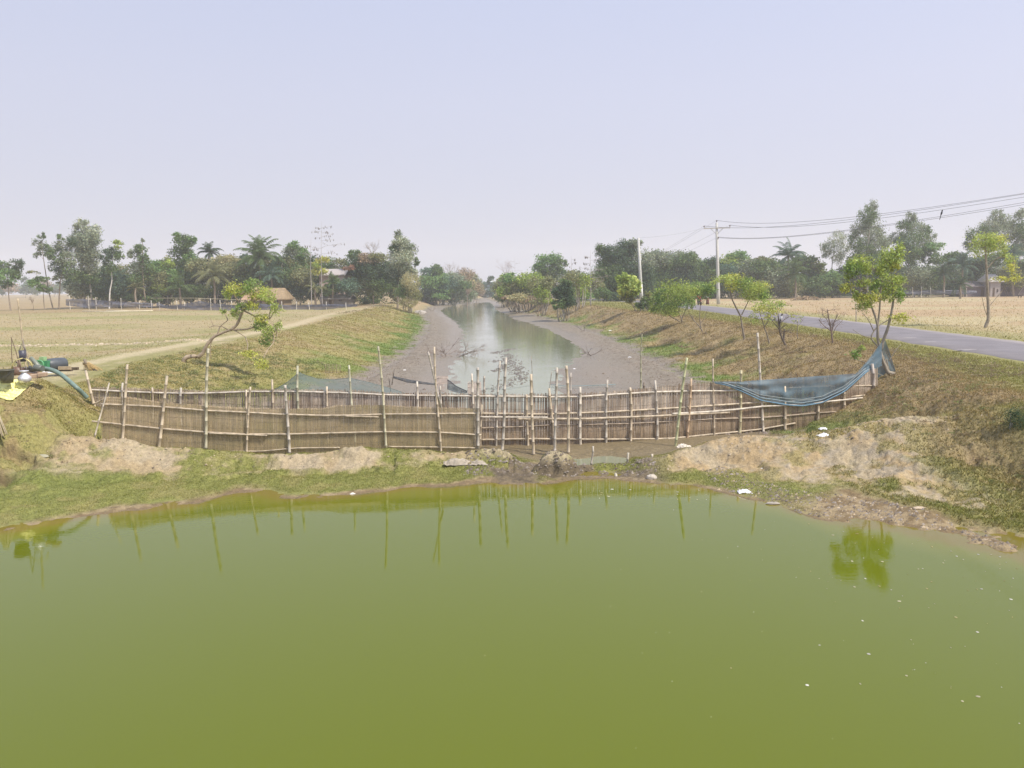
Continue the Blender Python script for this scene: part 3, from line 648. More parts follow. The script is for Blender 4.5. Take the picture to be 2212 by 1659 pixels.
s = sheet("fishing_net", Mn_green, [(592, 842), (620, 826), (646, 804), (662, 811), (686, 818), (720, 820), (756, 816), (775, 821), (802, 827), (851, 841), (880, 851)],
          [(592, 850), (646, 850), (756, 850), (880, 855)], lambda u: 25.6, lambda u: 24.55)
net_obj(s, "grey green net stretched between two poles behind the bamboo fence", rope=[([UP(u, v, 25.6) for u, v in [(592, 842), (620, 826), (646, 804), (662, 811), (686, 818), (720, 820), (756, 816), (775, 821), (802, 827), (851, 841), (880, 851)]], .008, (.12, .15, .14))])
# blue net draped over the right end of the back fence
tpn = [(1539, 824), (1600, 824), (1727, 815), (1849, 807), (1862, 792), (1873, 780), (1888, 760), (1905, 738)]
btn = [(1539, 826), (1570, 832), (1604, 846), (1644, 865), (1702, 875), (1734, 877), (1775, 870), (1824, 846), (1873, 802), (1888, 797), (1905, 790)]
DN = lambda u: float(DB(min(u, 1895))) - .14 + max(0, u - 1862) * .012
s = sheet("blue_net", Mn_blue, tpn, btn, DN, DN, 110, 22, .10, fold=1.2)
bp = pl(btn)
ropes = [([UP(u, float(bp(u)), DN(u) - .02) for u in np.linspace(1545, 1890, 40)], .022, (.16, .27, .36)),
         ([UP(u, float(bp(u)) - 3 - 4 * math.sin((u - 1560) / 320 * 3.1), DN(u) - .04) for u in np.linspace(1560, 1885, 40)], .016, (.26, .33, .36)),
         ([UP(u, float(bp(u)) - 9 - 5 * math.sin((u - 1590) / 290 * 3.1), DN(u) - .04) for u in np.linspace(1590, 1870, 40)], .010, (.30, .34, .34))]
bn_ = net_obj(s, "blue fishing net hanging in a deep sag over the right end of the bamboo fence", rope=ropes)
s2 = sheet("n", Mn_dark, [(1862, 795), (1880, 775), (1905, 738), (1912, 734), (1920, 755), (1928, 780), (1935, 802)], [(1862, 812), (1885, 838), (1905, 842), (1925, 828), (1935, 806)], lambda u: 28.55, None, 30, 14, .25)
q = s2[0].build("gathered_end", mat_net("blue_net_end", (.11, .17, .20), .8), bn_); q.matrix_parent_inverse = Matrix.Translation(-bn_.location)
# small nets and traps on the canal mud
s = sheet("fishing_net", Mn_dark, [(849, 812), (880, 819), (910, 824), (945, 829)], [(849, 816), (880, 826), (910, 829), (945, 832)], lambda u: 34)
net_obj(s, "narrow dark net sagging from a stick on the mud left of the canal channel", rope=[([UP(u, v, 33.98) for u, v in [(849, 816), (880, 826), (910, 829), (945, 832)]], .012, (.05, .05, .05))])
stake((848, 822), (852, 797), 34, .018, "thin dark stick at the left end of the narrow dark net", (.12, .1, .08), name="stick")
stake((843, 838), (840, 817), 32, .018, "short dark stick in the mud left of the bamboo traps", (.12, .1, .08), name="stick")
s = sheet("fishing_net", Mn_dark, [(966, 820), (970, 822), (985, 834), (1000, 841), (1009, 845)], [(966, 841), (985, 848), (1000, 851), (1009, 849)], lambda u: 30)
net_obj(s, "small black triangular net between two bamboo traps behind the fence", rope=[([UP(u, v, 30) for u, v in [(966, 820), (970, 822), (985, 834), (1000, 841), (1009, 845)]], .014, (.04, .04, .06))])
s = sheet("fishing_net", Mn_pale, [(1190, 830), (1230, 834), (1290, 832), (1330, 830)], [(1190, 838), (1230, 841), (1290, 837), (1330, 836)], lambda u: 32)
net_obj(s, "pale blue grey net lying low across the canal mud behind the fence", rope=[([UP(u, v, 31.95) for u, v in [(1190, 830), (1230, 834), (1290, 832), (1330, 830)]], .008, (.25, .4, .42))])
s = sheet("fishing_net", Mn_pale, [(1050, 838), (1100, 838), (1150, 831)], [(1050, 843), (1100, 842), (1150, 834)], lambda u: 31)
net_obj(s, "faint pale net trailing over shallow water beside the footprints")
def trap(u0, u1, vt, vb, D, label):
    p0 = UP(u0, vb, D); p1 = UP(u1, vb, D); h = (UP(u0, vt, D).z - p0.z); root = empty("bamboo_trap", (p0.x, D, 0), label, "fish trap"); mb = MB(); n = 9
    for sd in (0, .5):
        for q in range(n):
            x = p0.x + (p1.x - p0.x) * q / (n - 1); mb.tube([(x, D + sd, -.1), (x, D + sd, p0.z + h * random.uniform(.95, 1.02))], .011, 5, (.42, .33, .27))
    q = mb.build("slats", M_bamboo, root); q.matrix_parent_inverse = Matrix.Translation(-root.location)
    mb = MB()
    for z in (p0.z + h * .97, p0.z + h * .5):
        mb.tube([(p0.x, D, z), (p1.x, D, z), (p1.x, D + .5, z), (p0.x, D + .5, z), (p0.x, D, z)], .014, 5, (.46, .38, .31))
    q = mb.build("hoop", M_bamboo, root); q.matrix_parent_inverse = Matrix.Translation(-root.location)
trap(944, 966, 816, 842, 30.2, "upright bamboo fish trap left of the black triangular net")
trap(1011, 1038, 828, 847, 29.6, "upright reddish bamboo fish trap right of the black triangular net")
# bank drying frame
p = G(712, 800, 1.0); root = empty("drying_rack", tuple(UP(712, 806, 33)), "small bamboo lattice rack standing on the green left bank", "rack"); mb = MB()
for q in range(5): mb.tube([UP(703, 788 + q * 4, 33), UP(736, 789 + q * 4, 33)], .008, 4, (.35, .28, .17))
for q in range(5): mb.tube([UP(703 + q * 8, 787, 33), UP(703 + q * 8, 806, 33)], .010, 4, (.35, .28, .17))
o = mb.build("lattice", M_bamboo, root); o.matrix_parent_inverse = Matrix.Translation(-root.location)
# ------------------------------------------------------------------ vegetation
LEAFC = dict(euca=(.165, .19, .125), fresh=(.115, .185, .065), dark=(.05, .08, .04), mid=(.085, .125, .045), olive=(.155, .16, .075), blue=(.08, .125, .085),
             yellow=(.30, .30, .08), red=(.22, .13, .09), lime=(.20, .25, .06), brown=(.22, .17, .11), neem=(.27, .32, .095), neemy=(.34, .355, .09), neemd=(.17, .235, .07), pale=(.25, .27, .19), straw=(.25, .23, .12))
def leaves(mb, blobs, D, size, dens, cols, depth=1.0, droop=.3, asp=.45, seed=None, flat=0):
    """blobs: (u, v, ru, rv[, dD][, col]); leaf-shaped faces in clumps through each blob's volume"""
    for bI, b in enumerate(blobs):
        u, v, ru, rv = b[:4]
        if D > 90: ru, rv = ru * 1.1, rv * 1.1
        else: ru, rv = ru * 1.08, rv * 1.3
        dD = b[4] if len(b) > 4 else random.uniform(-.5, .5) * ru / F * D * depth
        cname = b[5] if len(b) > 5 else None
        c0 = UP(u, v, D + dD); s_ = (D + dD) / F; A = np.array([ru * s_, ru * s_ * depth, rv * s_])
        vol = ru * rv; far_ = D > 90; n = max(20, int(vol * dens * (2.2 if far_ else 1.25))); nc = max(7, int(vol / 14))
        d = rng.normal(size=(nc, 3)); d /= np.linalg.norm(d, axis=1, keepdims=True); rr = rng.uniform(.35, 1, (nc, 1)) ** .6
        cc = d * rr * .86; cr = rng.uniform(.2, .42, nc)
        k = rng.integers(0, nc, n); L = cc[k] + rng.normal(size=(n, 3)) * cr[k][:, None] * (.62 if far_ else .85)
        L = L[np.linalg.norm(L, axis=1) < (1.25 if far_ else 1.45)]; n = len(L); k = k[:n]
        P = np.array(tuple(c0)) + L * A
        ln = size * (1.45 if far_ else .72) * rng.uniform(.6, 1.3, n); wd = ln * asp * rng.uniform(.7, 1.3, n)
        a = rng.uniform(0, 2 * math.pi, n); el = rng.normal(-droop, .5, n)
        T = np.stack([np.cos(a) * np.cos(el), np.sin(a) * np.cos(el), np.sin(el)], 1)
        X = np.cross(T, rng.normal(size=(n, 3))); X /= np.linalg.norm(X, axis=1, keepdims=True) + 1e-9
        V = np.stack([P - T * ln[:, None] / 2, P + X * wd[:, None] / 2, P + T * ln[:, None] / 2, P - X * wd[:, None] / 2], 1).reshape(-1, 3)
        cl = np.array(LEAFC[cname or cols[bI % len(cols)]]) * 1.25; cv = np.random.default_rng(bI + 5).uniform(.75, 1.25, nc)[k % nc]
        C = cl * (cv * rng.uniform(.5, 1.55, n) * (1.22 if far_ else 1.1))[:, None] * (1 + rng.uniform(-.1, .12, n)[:, None] * np.array([1, 0, -.5]))
        mb.add(V, np.arange(n * 4).reshape(-1, 4), np.repeat(C, 4, 0))
def limb(mb, a, b, r0, r1, c, wob=.06, n=7, sides=5):
    a = np.array(tuple(a)); b = np.array(tuple(b)); t = np.linspace(0, 1, n)[:, None]; L = np.linalg.norm(b - a)
    P = a + (b - a) * t; wv = np.array([random.uniform(-1, 1) for _ in range(3)]) * L * wob; w2 = np.array([random.uniform(-1, 1) for _ in range(3)]) * L * wob * .5
    P = P + np.sin(t * math.pi) * wv + np.sin(t * 2 * math.pi) * w2
    mb.tube(P, np.linspace(r0, r1, n), sides, c); return P
BARK = (.26, .21, .16); BARKP = (.46, .42, .36); BARKD = (.13, .10, .08)
def twigs(mb, p, d, L, r, lev, c, spread=.6, up=.15):
    p = np.array(tuple(p), float); d = np.array(tuple(d), float); d /= np.linalg.norm(d)
    e = p + d * L; pts = limb(mb, p, e, r, r * .6, c, .06, 5, 4)
    if lev <= 0: return
    for q in range(random.choice((2, 3, 3))):
        t = random.uniform(.45, 1); s = p + (e - p) * t; nd = d + np.array([random.gauss(0, spread), random.gauss(0, spread), random.gauss(0, spread) + up]); twigs(mb, s, nd, L * random.uniform(.55, .8), r * .55, lev - 1, c, spread, up)
def tree(name, label, cat, D, base, stem, blobs, cols, size=None, dens=1.6, tr=.14, bark=BARK, depth=1.0, group=None, droop=.3, asp=.45, sticks=True, extra=None):
    """base: (u, v or None) foot of the trunk; stem: [(u, v), ...] points up the trunk"""
    if base is None: base = (blobs[0][0], None)
    p = UP(base[0], 640, D); zb = Hs(p.x, D); p = Vector((p.x, D, zb))
    root = empty(name, p, label, cat, group); off = Matrix.Translation(-p)
    mb = MB(); pts = [p - Vector((0, 0, .3))] + [UP(u, v, D) for u, v in stem]
    n = len(pts); rad = [tr * (1 - .75 * k / max(1, n - 1)) for k in range(n)]
    P = np.array([tuple(q) for q in pts]); dd = np.r_[0, np.cumsum(np.linalg.norm(np.diff(P, axis=0), axis=1))]; ts = np.linspace(0, dd[-1], max(8, n * 4))
    Q = np.stack([np.interp(ts, dd, P[:, k]) for k in range(3)], 1)
    for _ in range(2): Q[1:-1] = (Q[:-2] + 2 * Q[1:-1] + Q[2:]) / 4
    Rr = np.interp(ts, dd, rad); Rr[0] *= 1.5; mb.tube(Q, Rr, 7, bark)
    if sticks:
        for b in blobs:
            u, v, ru, rv = b[:4]; tg = UP(u, v, D + (b[4] if len(b) > 4 else 0))
            k = min(len(Q) - 1, max(len(Q) // 3, int(np.argmin([abs(q[2] - (tg.z - .35 * math.hypot(q[0] - tg.x, 0) - rv / F * D * .5)) for q in Q]))))
            limb(mb, Q[k], tg, max(tr * .15, Rr[k] * .5), tr * .1, bark, .08)
            for _ in range(3):
                e2 = tg + Vector((random.uniform(-1, 1) * ru, random.uniform(-1, 1) * ru, random.uniform(-.3, 1) * rv)) * (.85 / F * D)
                limb(mb, tg, e2, tr * .1, tr * .04, bark, .1, 4, 4)
    if extra: extra(mb)
    o = mb.build("trunk", M_bark, root); o.matrix_parent_inverse = off
    if blobs:
        mb = MB(); leaves(mb, blobs, D, size or D * .0017, dens, cols, depth, droop, asp); o = mb.build("crown", M_leaf, root); o.matrix_parent_inverse = off
    return root
def palm(name, label, D, u, v, Rd, col='mid', base_u=None, n=22, up=.5, cat="palm tree", lw=1.0, trunk=True, th=.16, droopy=1.0):
    """crown centre (u, v), frond length Rd in photo pixels"""
    c = UP(u, v, D); L = Rd / F * D; bx = UP(base_u if base_u else u, 640, D).x; zb = Hs(bx, D); p = Vector((bx, D, zb)); root = empty(name, p, label, cat); off = Matrix.Translation(-p)
    mb = MB(); limb(mb, p - Vector((0, 0, .3)), c, th * 1.4, th, BARK, .03, 12, 7)
    o = mb.build("trunk", M_bark, root); o.matrix_parent_inverse = off
    mb = MB(); base = np.array(LEAFC[col]) * 1.3
    for q in range(n):
        az = q * 2.399 + random.uniform(-.2, .2); e0 = math.radians(random.uniform(78, 5) if q % 3 else random.uniform(20, -25)) * (up + .5); m_ = 11
        P = [np.array(tuple(c))]; e = e0; st = L * random.uniform(.85, 1.12) / m_
        for k in range(m_):
            P.append(P[-1] + st * np.array([math.cos(az) * math.cos(e), math.sin(az) * math.cos(e), math.sin(e)])); e -= math.radians(random.uniform(7, 13)) * droopy * (.5 + k / m_)
        P = np.array(P); mb.tube(P, np.linspace(.045, .012, len(P)) * L / 4, 4, base * 1.3)
        side = np.array([-math.sin(az), math.cos(az), 0]); K = 30
        for k in range(2, K):
            t = k / K * (len(P) - 1); i0 = min(int(t), len(P) - 2); s = P[i0] + (P[i0 + 1] - P[i0]) * (t - i0); T = P[i0 + 1] - P[i0]; T /= np.linalg.norm(T)
            ll = L * .24 * math.sin(math.pi * (.18 + .78 * k / K)) * random.uniform(.85, 1.15)
            for sg in (-1, 1):
                dr = side * sg * .8 + T * .55 + np.array([0, 0, -random.uniform(.25, .7)]); dr /= np.linalg.norm(dr); wv = T * L * .011 * lw
                m1 = s + dr * ll * .5; m2 = s + dr * ll + np.array([0, 0, -ll * .15]); cc = base * random.uniform(.7, 1.35)
                mb.add([s - wv, s + wv, m1 + wv, m2, m1 - wv], [(0, 1, 2, 3, 4)], cc)
    o = mb.build("fronds", M_leaf, root); o.matrix_parent_inverse = off; return root
def mass(name, label, D, blobs, cols, dens=2.2, size=None, depth=1.3, cat="tree", stems=3, tr=.09, droop=.2, asp=.5):
    """a bushy tree or shrub with several stems"""
    us = [b[0] for b in blobs]; u0 = sum(us) / len(us); p = UP(u0, 640, D); p = Vector((p.x, D, Hs(p.x, D))); root = empty(name, p, label, cat); off = Matrix.Translation(-p)
    mb = MB()
    for b in blobs:
        for _ in range(stems):
            bu = u0 + (b[0] - u0) * random.uniform(.2, .9); q = UP(bu, 640, D + random.uniform(-.5, .5)); a_ = Vector((q.x, q.y, Hs(q.x, q.y) - .2)) if D > 40 else p + Vector((random.uniform(-.03, .03), random.uniform(-.03, .03), -.1)); e_ = UP(b[0] + random.uniform(-.5, .5) * b[2], b[1] + random.uniform(-.6, .4) * b[3], D)
            limb(mb, a_, e_, tr * random.uniform(.6, 1), tr * .25, BARK if random.random() < .6 else BARKP, .06)
    o = mb.build("stems", M_bark, root); o.matrix_parent_inverse = off
    mb = MB(); leaves(mb, blobs, D, size or D * .0018, dens, cols, depth, droop, asp); o = mb.build("foliage", M_leaf, root); o.matrix_parent_inverse = off; return root

DL = 148.0
T = tree
T("broadleaf_tree", "round dark green tree cut by the left edge of the photo", "tree", 140, (21, None), [(20, 650), (17, 620), (15, 590)], [(6, 577, 20, 14), (37, 573, 14, 13), (15, 599, 22, 16), (34, 592, 13, 13), (12, 614, 16, 10)], ['mid', 'dark', 'fresh'])
T("small_tree", "small green tree second from the left edge with thin straight stem", "tree", 143, (94, None), [(94, 645), (93, 625)], [(81, 615, 19, 11), (97, 626, 13, 9), (73, 607, 12, 7), (92, 603, 14, 8)], ['fresh', 'mid'], tr=.10)
T("slender_tree", "slender leaning tree with narrow open crown at the left", "tree", 145, (113, None), [(105, 628), (97, 580), (92, 545), (90, 520)], [(89, 511, 8, 9), (85, 528, 13, 13), (100, 540, 12, 13), (83, 549, 9, 9), (72, 590, 12, 5, 0, 'olive')], ['mid', 'euca'], dens=1.3, tr=.12)
T("forked_tree", "open dark tree with forked trunk left of the tall pale eucalyptus", "tree", 144, (125, None), [(128, 635), (131, 600), (145, 560)], [(132, 513, 9, 8), (137, 531, 18, 15), (151, 523, 13, 12), (122, 553, 18, 15), (146, 558, 18, 18), (127, 577, 17, 17), (152, 582, 16, 18), (132, 602, 14, 12)], ['mid', 'euca', 'dark'], dens=1.35, tr=.16)
T("eucalyptus_tree", "tallest pale grey green eucalyptus in the left grove", "tree", 149, (199, None), [(196, 630), (192, 580), (184, 520), (178, 490)], [(176, 484, 15, 11), (170, 506, 17, 18), (200, 502, 17, 15), (185, 523, 28, 20), (211, 520, 8, 13), (190, 550, 25, 24), (190, 575, 22, 16), (180, 545, 20, 20, 2)], ['pale', 'euca'], tr=.2, bark=BARKP, dens=1.9)
T("white_stem_tree", "tree with bright white leaning stem and lime top", "tree", 144, (234, None), [(237, 628), (243, 604), (240, 585), (245, 550)], [(254, 528, 13, 9, 0, 'lime'), (244, 543, 19, 12), (259, 553, 11, 13), (229, 558, 12, 14), (239, 577, 13, 12)], ['mid', 'dark'], dens=1.5, tr=.15, bark=(.6, .57, .52))
T("spired_tree", "thin pointed tree with a small tuft on top in the left grove", "tree", 146, (316, None), [(311, 628), (308, 580), (308, 540), (308, 516)], [(308, 519, 4, 5), (303, 538, 15, 11), (288, 549, 13, 11), (311, 560, 11, 12), (300, 577, 17, 15), (293, 602, 17, 15), (322, 590, 16, 16, 1, 'mid')], ['euca', 'mid'], dens=1.5)
T("leafy_tree", "fresh green leafy tree directly left of the dark palm", "tree", 152, (404, None), [(400, 620), (398, 570), (394, 530)], [(378, 511, 12, 9), (396, 524, 21, 15), (413, 519, 11, 11), (391, 543, 21, 16), (410, 558, 16, 16), (391, 568, 15, 14), (400, 588, 18, 14)], ['fresh', 'mid'], dens=2.0)
palm("coconut_palm", "dark coconut palm showing above the olive shrubs in the left grove", 154, 452, 545, 32, 'dark', n=22, up=.7)
palm("coconut_palm", "low broad coconut palm with drooping pale fronds behind the net fence", 146, 462, 598, 50, 'olive', n=22, up=.9)
palm("coconut_palm", "young upright palm between the leafy tree and the drooping palm", 147, 388, 622, 45, 'mid', n=14, up=1.2)
palm("coconut_palm", "low arching palm under the white stemmed tree", 150, 256, 605, 38, 'blue', n=16, up=1.1)
palm("coconut_palm", "small palm with yellowish drooping fronds right of the white stemmed tree", 145, 293, 622, 26, 'olive', n=14, up=.9)
palm("coconut_palm", "half hidden palm with dark fronds below the tall pale eucalyptus", 151, 182, 612, 26, 'dark', n=14, up=.9)
mass("shrub", "lime shrub clump between the spired tree and the leafy tree", 150, [(337, 580, 22, 16), (345, 602, 28, 18), (362, 572, 15, 11, 0, 'lime'), (355, 621, 25, 14, 0, 'lime'), (372, 600, 16, 20)], ['fresh', 'olive'])
mass("shrub", "olive thicket right of the dark palm at the grove's middle", 151, [(427, 575, 22, 16), (488, 568, 28, 16), (508, 590, 28, 20), (500, 614, 28, 18, 0, 'dark'), (438, 628, 32, 14, 0, 'mid'), (403, 636, 24, 10, 0, 'mid')], ['olive', 'straw'])
mass("shrub", "dark thicket behind the net fence below the white stemmed tree", 149, [(244, 612, 22, 20), (266, 618, 26, 20), (270, 640, 28, 10), (224, 630, 18, 14)], ['dark', 'blue', 'mid'])
mass("shrub", "low bushes under the tall pale eucalyptus", 150, [(186, 600, 22, 15), (176, 622, 20, 12), (205, 630, 20, 12)], ['mid', 'euca', 'dark'])
mass("shrub", "shrubs left of the young upright palm behind the netting", 149, [(308, 633, 20, 14), (330, 640, 20, 12), (290, 640, 16, 12)], ['olive', 'mid', 'fresh'])
palm("coconut_palm", "biggest coconut palm with a wide fan crown left of the bare cotton tree", 150, 561, 558, 62, 'mid', n=34, up=.95, droopy=.85)
palm("coconut_palm", "grey green palm below and right of the biggest palm", 147, 586, 597, 42, 'blue', n=24, up=.7)
T("leafy_tree", "green round topped tree left of the bare cotton tree", "tree", 153, (640, None), [(640, 600), (636, 560)], [(632, 530, 13, 10), (637, 543, 23, 15), (655, 551, 16, 14), (625, 575, 22, 18, 0, 'olive'), (645, 580, 24, 17, 0, 'mid')], ['fresh', 'euca'], dens=1.9)
mass("shrub", "dark olive thicket over the thatched hut", 149, [(628, 600, 28, 22), (655, 600, 24, 20), (604, 575, 18, 14), (530, 600, 22, 18), (545, 625, 24, 14), (652, 628, 20, 16)], ['mid', 'olive', 'dark'])
T("yellow_tree", "yellow flowering tree before the pink wall", "tree", 145, (694, None), [(694, 620), (692, 590)], [(697, 562, 15, 9), (689, 574, 12, 8), (689, 586, 17, 9), (680, 570, 8, 6)], ['yellow', 'lime', 'yellow'], dens=1.7)
palm("banana_plant", "pale young palm with arching fronds right of the thatched hut", 141, 681, 622, 30, 'olive', n=12, up=1.1, cat="palm tree")
palm("coconut_palm", "young palm with spiky fronds in front of the pink wall", 143, 719, 612, 30, 'mid', n=16, up=1.2)
mass("shrub", "dark bushes below the pink wall", 144, [(730, 616, 22, 14), (752, 618, 22, 16), (708, 628, 18, 12)], ['mid', 'blue'])
T("red_leaf_tree", "tree with a patch of red leaves beside the pink wall", "tree", 149, (764, None), [(764, 620), (763, 570)], [(762, 548, 17, 11), (779, 567, 24, 18), (752, 577, 13, 7, -3, 'red'), (779, 606, 25, 16), (772, 585, 22, 14)], ['mid', 'dark', 'euca'], dens=1.9)
T("wide_tree", "wide tree with rusty tinted top left of the tall bank eucalyptus", "tree", 148, (806, None), [(806, 630), (805, 590)], [(794, 560, 24, 15, 0, 'brown'), (816, 555, 20, 12, 0, 'olive'), (803, 585, 34, 22), (816, 612, 30, 20), (790, 615, 24, 18), (836, 590, 18, 22)], ['mid', 'olive', 'dark'], dens=2.1)
T("eucalyptus_tree", "tall eucalyptus at the left corner of the canal bank", "tree", 136, (858, None), [(860, 620), (862, 570), (864, 530), (861, 508)], [(860, 509, 11, 10), (868, 524, 19, 12), (853, 537, 15, 13), (881, 539, 17, 15), (867, 558, 27, 19), (898, 566, 7, 9), (862, 582, 25, 19), (893, 590, 12, 10), (848, 600, 18, 18, 0, 'dark')], ['euca', 'pale', 'mid'], dens=1.9, tr=.2)
mass("bamboo_clump", "drooping bamboo clump at the canal edge below the tall eucalyptus", 131, [(888, 610, 20, 20), (890, 636, 19, 20), (868, 632, 15, 16), (880, 655, 20, 10)], ['straw', 'olive', 'mid'], cat="bamboo clump", asp=.22, droop=.9, dens=2.4, stems=5, tr=.05)
mass("bush", "blue green bush on the left canal bank beyond the bamboo clump", 212, [(925, 590, 17, 13), (941, 585, 16, 12), (938, 608, 28, 17), (962, 616, 24, 16), (930, 642, 20, 8), (950, 640, 20, 7), (923, 626, 14, 14), (972, 630, 16, 8), (950, 632, 22, 10)], ['blue', 'mid', 'fresh'], dens=2.3, cat="bush")
mass("bush", "grey brown leafless scrub beyond the blue green bush", 235, [(1008, 594, 18, 15), (989, 604, 18, 14), (1018, 616, 18, 14), (1030, 622, 14, 12), (1000, 626, 18, 12)], ['brown', 'euca', 'straw'], dens=1.5, cat="bush", size=.34)
mass("bush", "distant dark trees closing the canal's far end", 345, [(1045, 636, 14, 8), (1075, 634, 16, 9), (1062, 606, 9, 9), (1048, 612, 9, 7), (1078, 612, 9, 8), (1056, 626, 16, 9), (1036, 628, 12, 8)], ['dark', 'blue'], dens=2.4, cat="trees")
# right canal side
mass("bush", "light green feathery bush nearest the canal's far right bank", 150, [(1089, 626, 17, 15), (1109, 616, 28, 17), (1100, 600, 17, 10), (1143, 607, 28, 18), (1148, 630, 28, 14, 0, 'olive'), (1120, 635, 22, 12), (1175, 612, 16, 14), (1092, 644, 18, 8), (1128, 647, 22, 8), (1160, 648, 20, 8)], ['lime', 'olive', 'fresh'], dens=1.7, cat="bush")
T("round_tree", "round green tree rising behind the feathery bush", "tree", 190, (1192, None), [(1190, 600), (1188, 570)], [(1184, 558, 25, 13), (1206, 573, 18, 15), (1172, 577, 20, 12), (1190, 590, 26, 14)], ['fresh', 'mid'], dens=2.0)
mass("bush", "compact dark glossy bush on the right bank edge", 108, [(1216, 634, 22, 20), (1206, 658, 15, 9), (1231, 648, 13, 13), (1222, 612, 14, 10)], ['dark', 'mid'], dens=2.4, size=.22, cat="bush")
mass("small_tree", "lacy thin leaved tree between the dark bush and podded tree", 118, [(1241, 606, 20, 18), (1262, 608, 17, 16), (1252, 590, 14, 8)], ['olive', 'lime', 'euca'], dens=.9, size=.2, stems=4, tr=.07)
T("dark_tree", "large dark spreading tree left of the utility poles", "tree", 160, (1345, None), [(1345, 620), (1343, 580)], [(1326, 548, 27, 18), (1297, 543, 14, 16), (1353, 536, 24, 20), (1372, 526, 14, 12), (1338, 567, 42, 23), (1314, 592, 33, 28), (1350, 600, 38, 32), (1387, 567, 24, 28), (1392, 602, 24, 28), (1316, 628, 24, 18), (1352, 628, 30, 14)], ['dark', 'mid', 'dark', 'euca'], dens=2.2, tr=.35)
D2 = 185
mass("hedge_tree", "grey green tree just right of the big dark tree", D2, [(1424, 558, 26, 17), (1440, 574, 28, 20), (1460, 555, 18, 14), (1436, 597, 34, 22, 0, 'fresh')], ['euca', 'mid'])
mass("hedge_tree", "dark mango tree left of the crossarm pole", D2 - 3, [(1490, 566, 26, 20), (1485, 604, 32, 28), (1488, 585, 28, 20), (1462, 625, 24, 14)], ['mid', 'dark', 'euca'])
mass("hedge_tree", "dark bushy tree behind the crossarm pole", D2 - 5, [(1535, 573, 24, 16), (1517, 592, 32, 20), (1566, 590, 30, 20), (1540, 615, 34, 16), (1585, 615, 26, 14)], ['dark', 'mid', 'blue'])
mass("hedge_tree", "light green topped tree right of the crossarm pole", D2, [(1596, 554, 24, 12), (1582, 571, 32, 18), (1600, 588, 26, 18, 0, 'mid')], ['fresh', 'lime'])
mass("hedge_tree", "broad grey olive tree left of the tall coconut palm", D2 - 8, [(1622, 580, 28, 20), (1655, 580, 36, 20), (1652, 564, 18, 9), (1668, 601, 34, 28), (1640, 615, 30, 18), (1694, 622, 32, 18)], ['euca', 'mid', 'olive'])
mass("hedge_tree", "olive green tree right of the tall coconut palm", D2 - 4, [(1739, 564, 23, 13), (1751, 580, 26, 18), (1739, 603, 28, 20), (1770, 582, 18, 14, 0, 'lime'), (1742, 625, 26, 14)], ['mid', 'olive', 'fresh'])
mass("hedge_tree", "mid green bushes left of the yellow green roadside tree", D2 - 12, [(1774, 618, 28, 20), (1798, 606, 24, 19), (1821, 603, 21, 20), (1800, 628, 26, 10)], ['mid', 'fresh', 'dark'])
palm("coconut_palm", "tall coconut palm above the hedge right of the poles", 176, 1703, 552, 42, 'blue', n=24, up=1.0, droopy=.85)
palm("coconut_palm", "lower coconut palm with long hanging fronds below the tall one", 170, 1718, 592, 44, 'mid', n=20, up=1.0)
D3 = 178
T("eucalyptus_tree", "pale thin eucalyptus with bare stem left of the tallest one", "tree", D3, (1797, None), [(1796, 600), (1798, 560), (1806, 520)], [(1810, 513, 19, 13), (1794, 535, 23, 16), (1822, 540, 13, 19), (1786, 545, 12, 14), (1808, 560, 14, 14)], ['pale', 'euca'], dens=1.3, bark=BARKP, tr=.16, droop=.8, asp=.25)
T("eucalyptus_tree", "tallest eucalyptus on the right standing above all others", "tree", D3 - 6, (1874, None), [(1874, 590), (1876, 520), (1882, 450)], [(1883, 444, 12, 13), (1876, 466, 20, 18), (1885, 492, 27, 23), (1855, 495, 15, 16), (1849, 518, 18, 18), (1889, 527, 30, 20), (1907, 528, 14, 18), (1868, 540, 26, 16)], ['euca', 'mid', 'euca'], dens=1.6, tr=.24, bark=BARKP, droop=.8, asp=.3)
mass("hedge_tree", "dense green tree at the foot of the tallest eucalyptus", D3 - 4, [(1860, 562, 28, 16), (1905, 560, 34, 16), (1840, 585, 26, 18), (1880, 592, 34, 22), (1925, 595, 30, 22)], ['mid', 'fresh', 'dark'])
T("eucalyptus_tree", "second tallest eucalyptus with two tops right of the tallest", "tree", D3, (1974, None), [(1974, 600), (1972, 540), (1967, 480)], [(1966, 469, 12, 13), (1958, 487, 19, 13), (1974, 490, 21, 17), (2001, 501, 12, 15), (2009, 518, 15, 14), (1969, 517, 33, 18), (1937, 512, 18, 13), (1990, 535, 22, 14)], ['euca', 'mid'], dens=1.6, tr=.22, bark=BARKP, droop=.7, asp=.3)
T("dark_tree", "dark layered tree in front of the two topped eucalyptus", "tree", D3 - 10, (1960, None), [(1962, 610), (1962, 560)], [(1953, 540, 19, 22), (1974, 554, 24, 20), (2017, 534, 20, 9, 0, 'fresh'), (2018, 560, 19, 13), (1995, 548, 20, 12)], ['dark', 'mid'], dens=1.9)
mass("hedge_tree", "grey green thicket between the two tall eucalyptus groups", D3 - 8, [(1969, 594, 33, 19), (2009, 602, 28, 20), (1950, 610, 24, 17), (1990, 618, 28, 13)], ['euca', 'mid', 'olive'], dens=1.6)
palm("coconut_palm", "dark low palm right of the grey green thicket", D3 - 14, 2038, 592, 34, 'dark', n=18, up=.9)
palm("coconut_palm", "spreading grey palm behind the right roadside tree", D3 - 10, 2080, 575, 44, 'blue', n=20, up=.8)
palm("coconut_palm", "dark drooping palm beside the grey shed", D3 - 26, 2074, 615, 32, 'dark', n=16, up=.7)
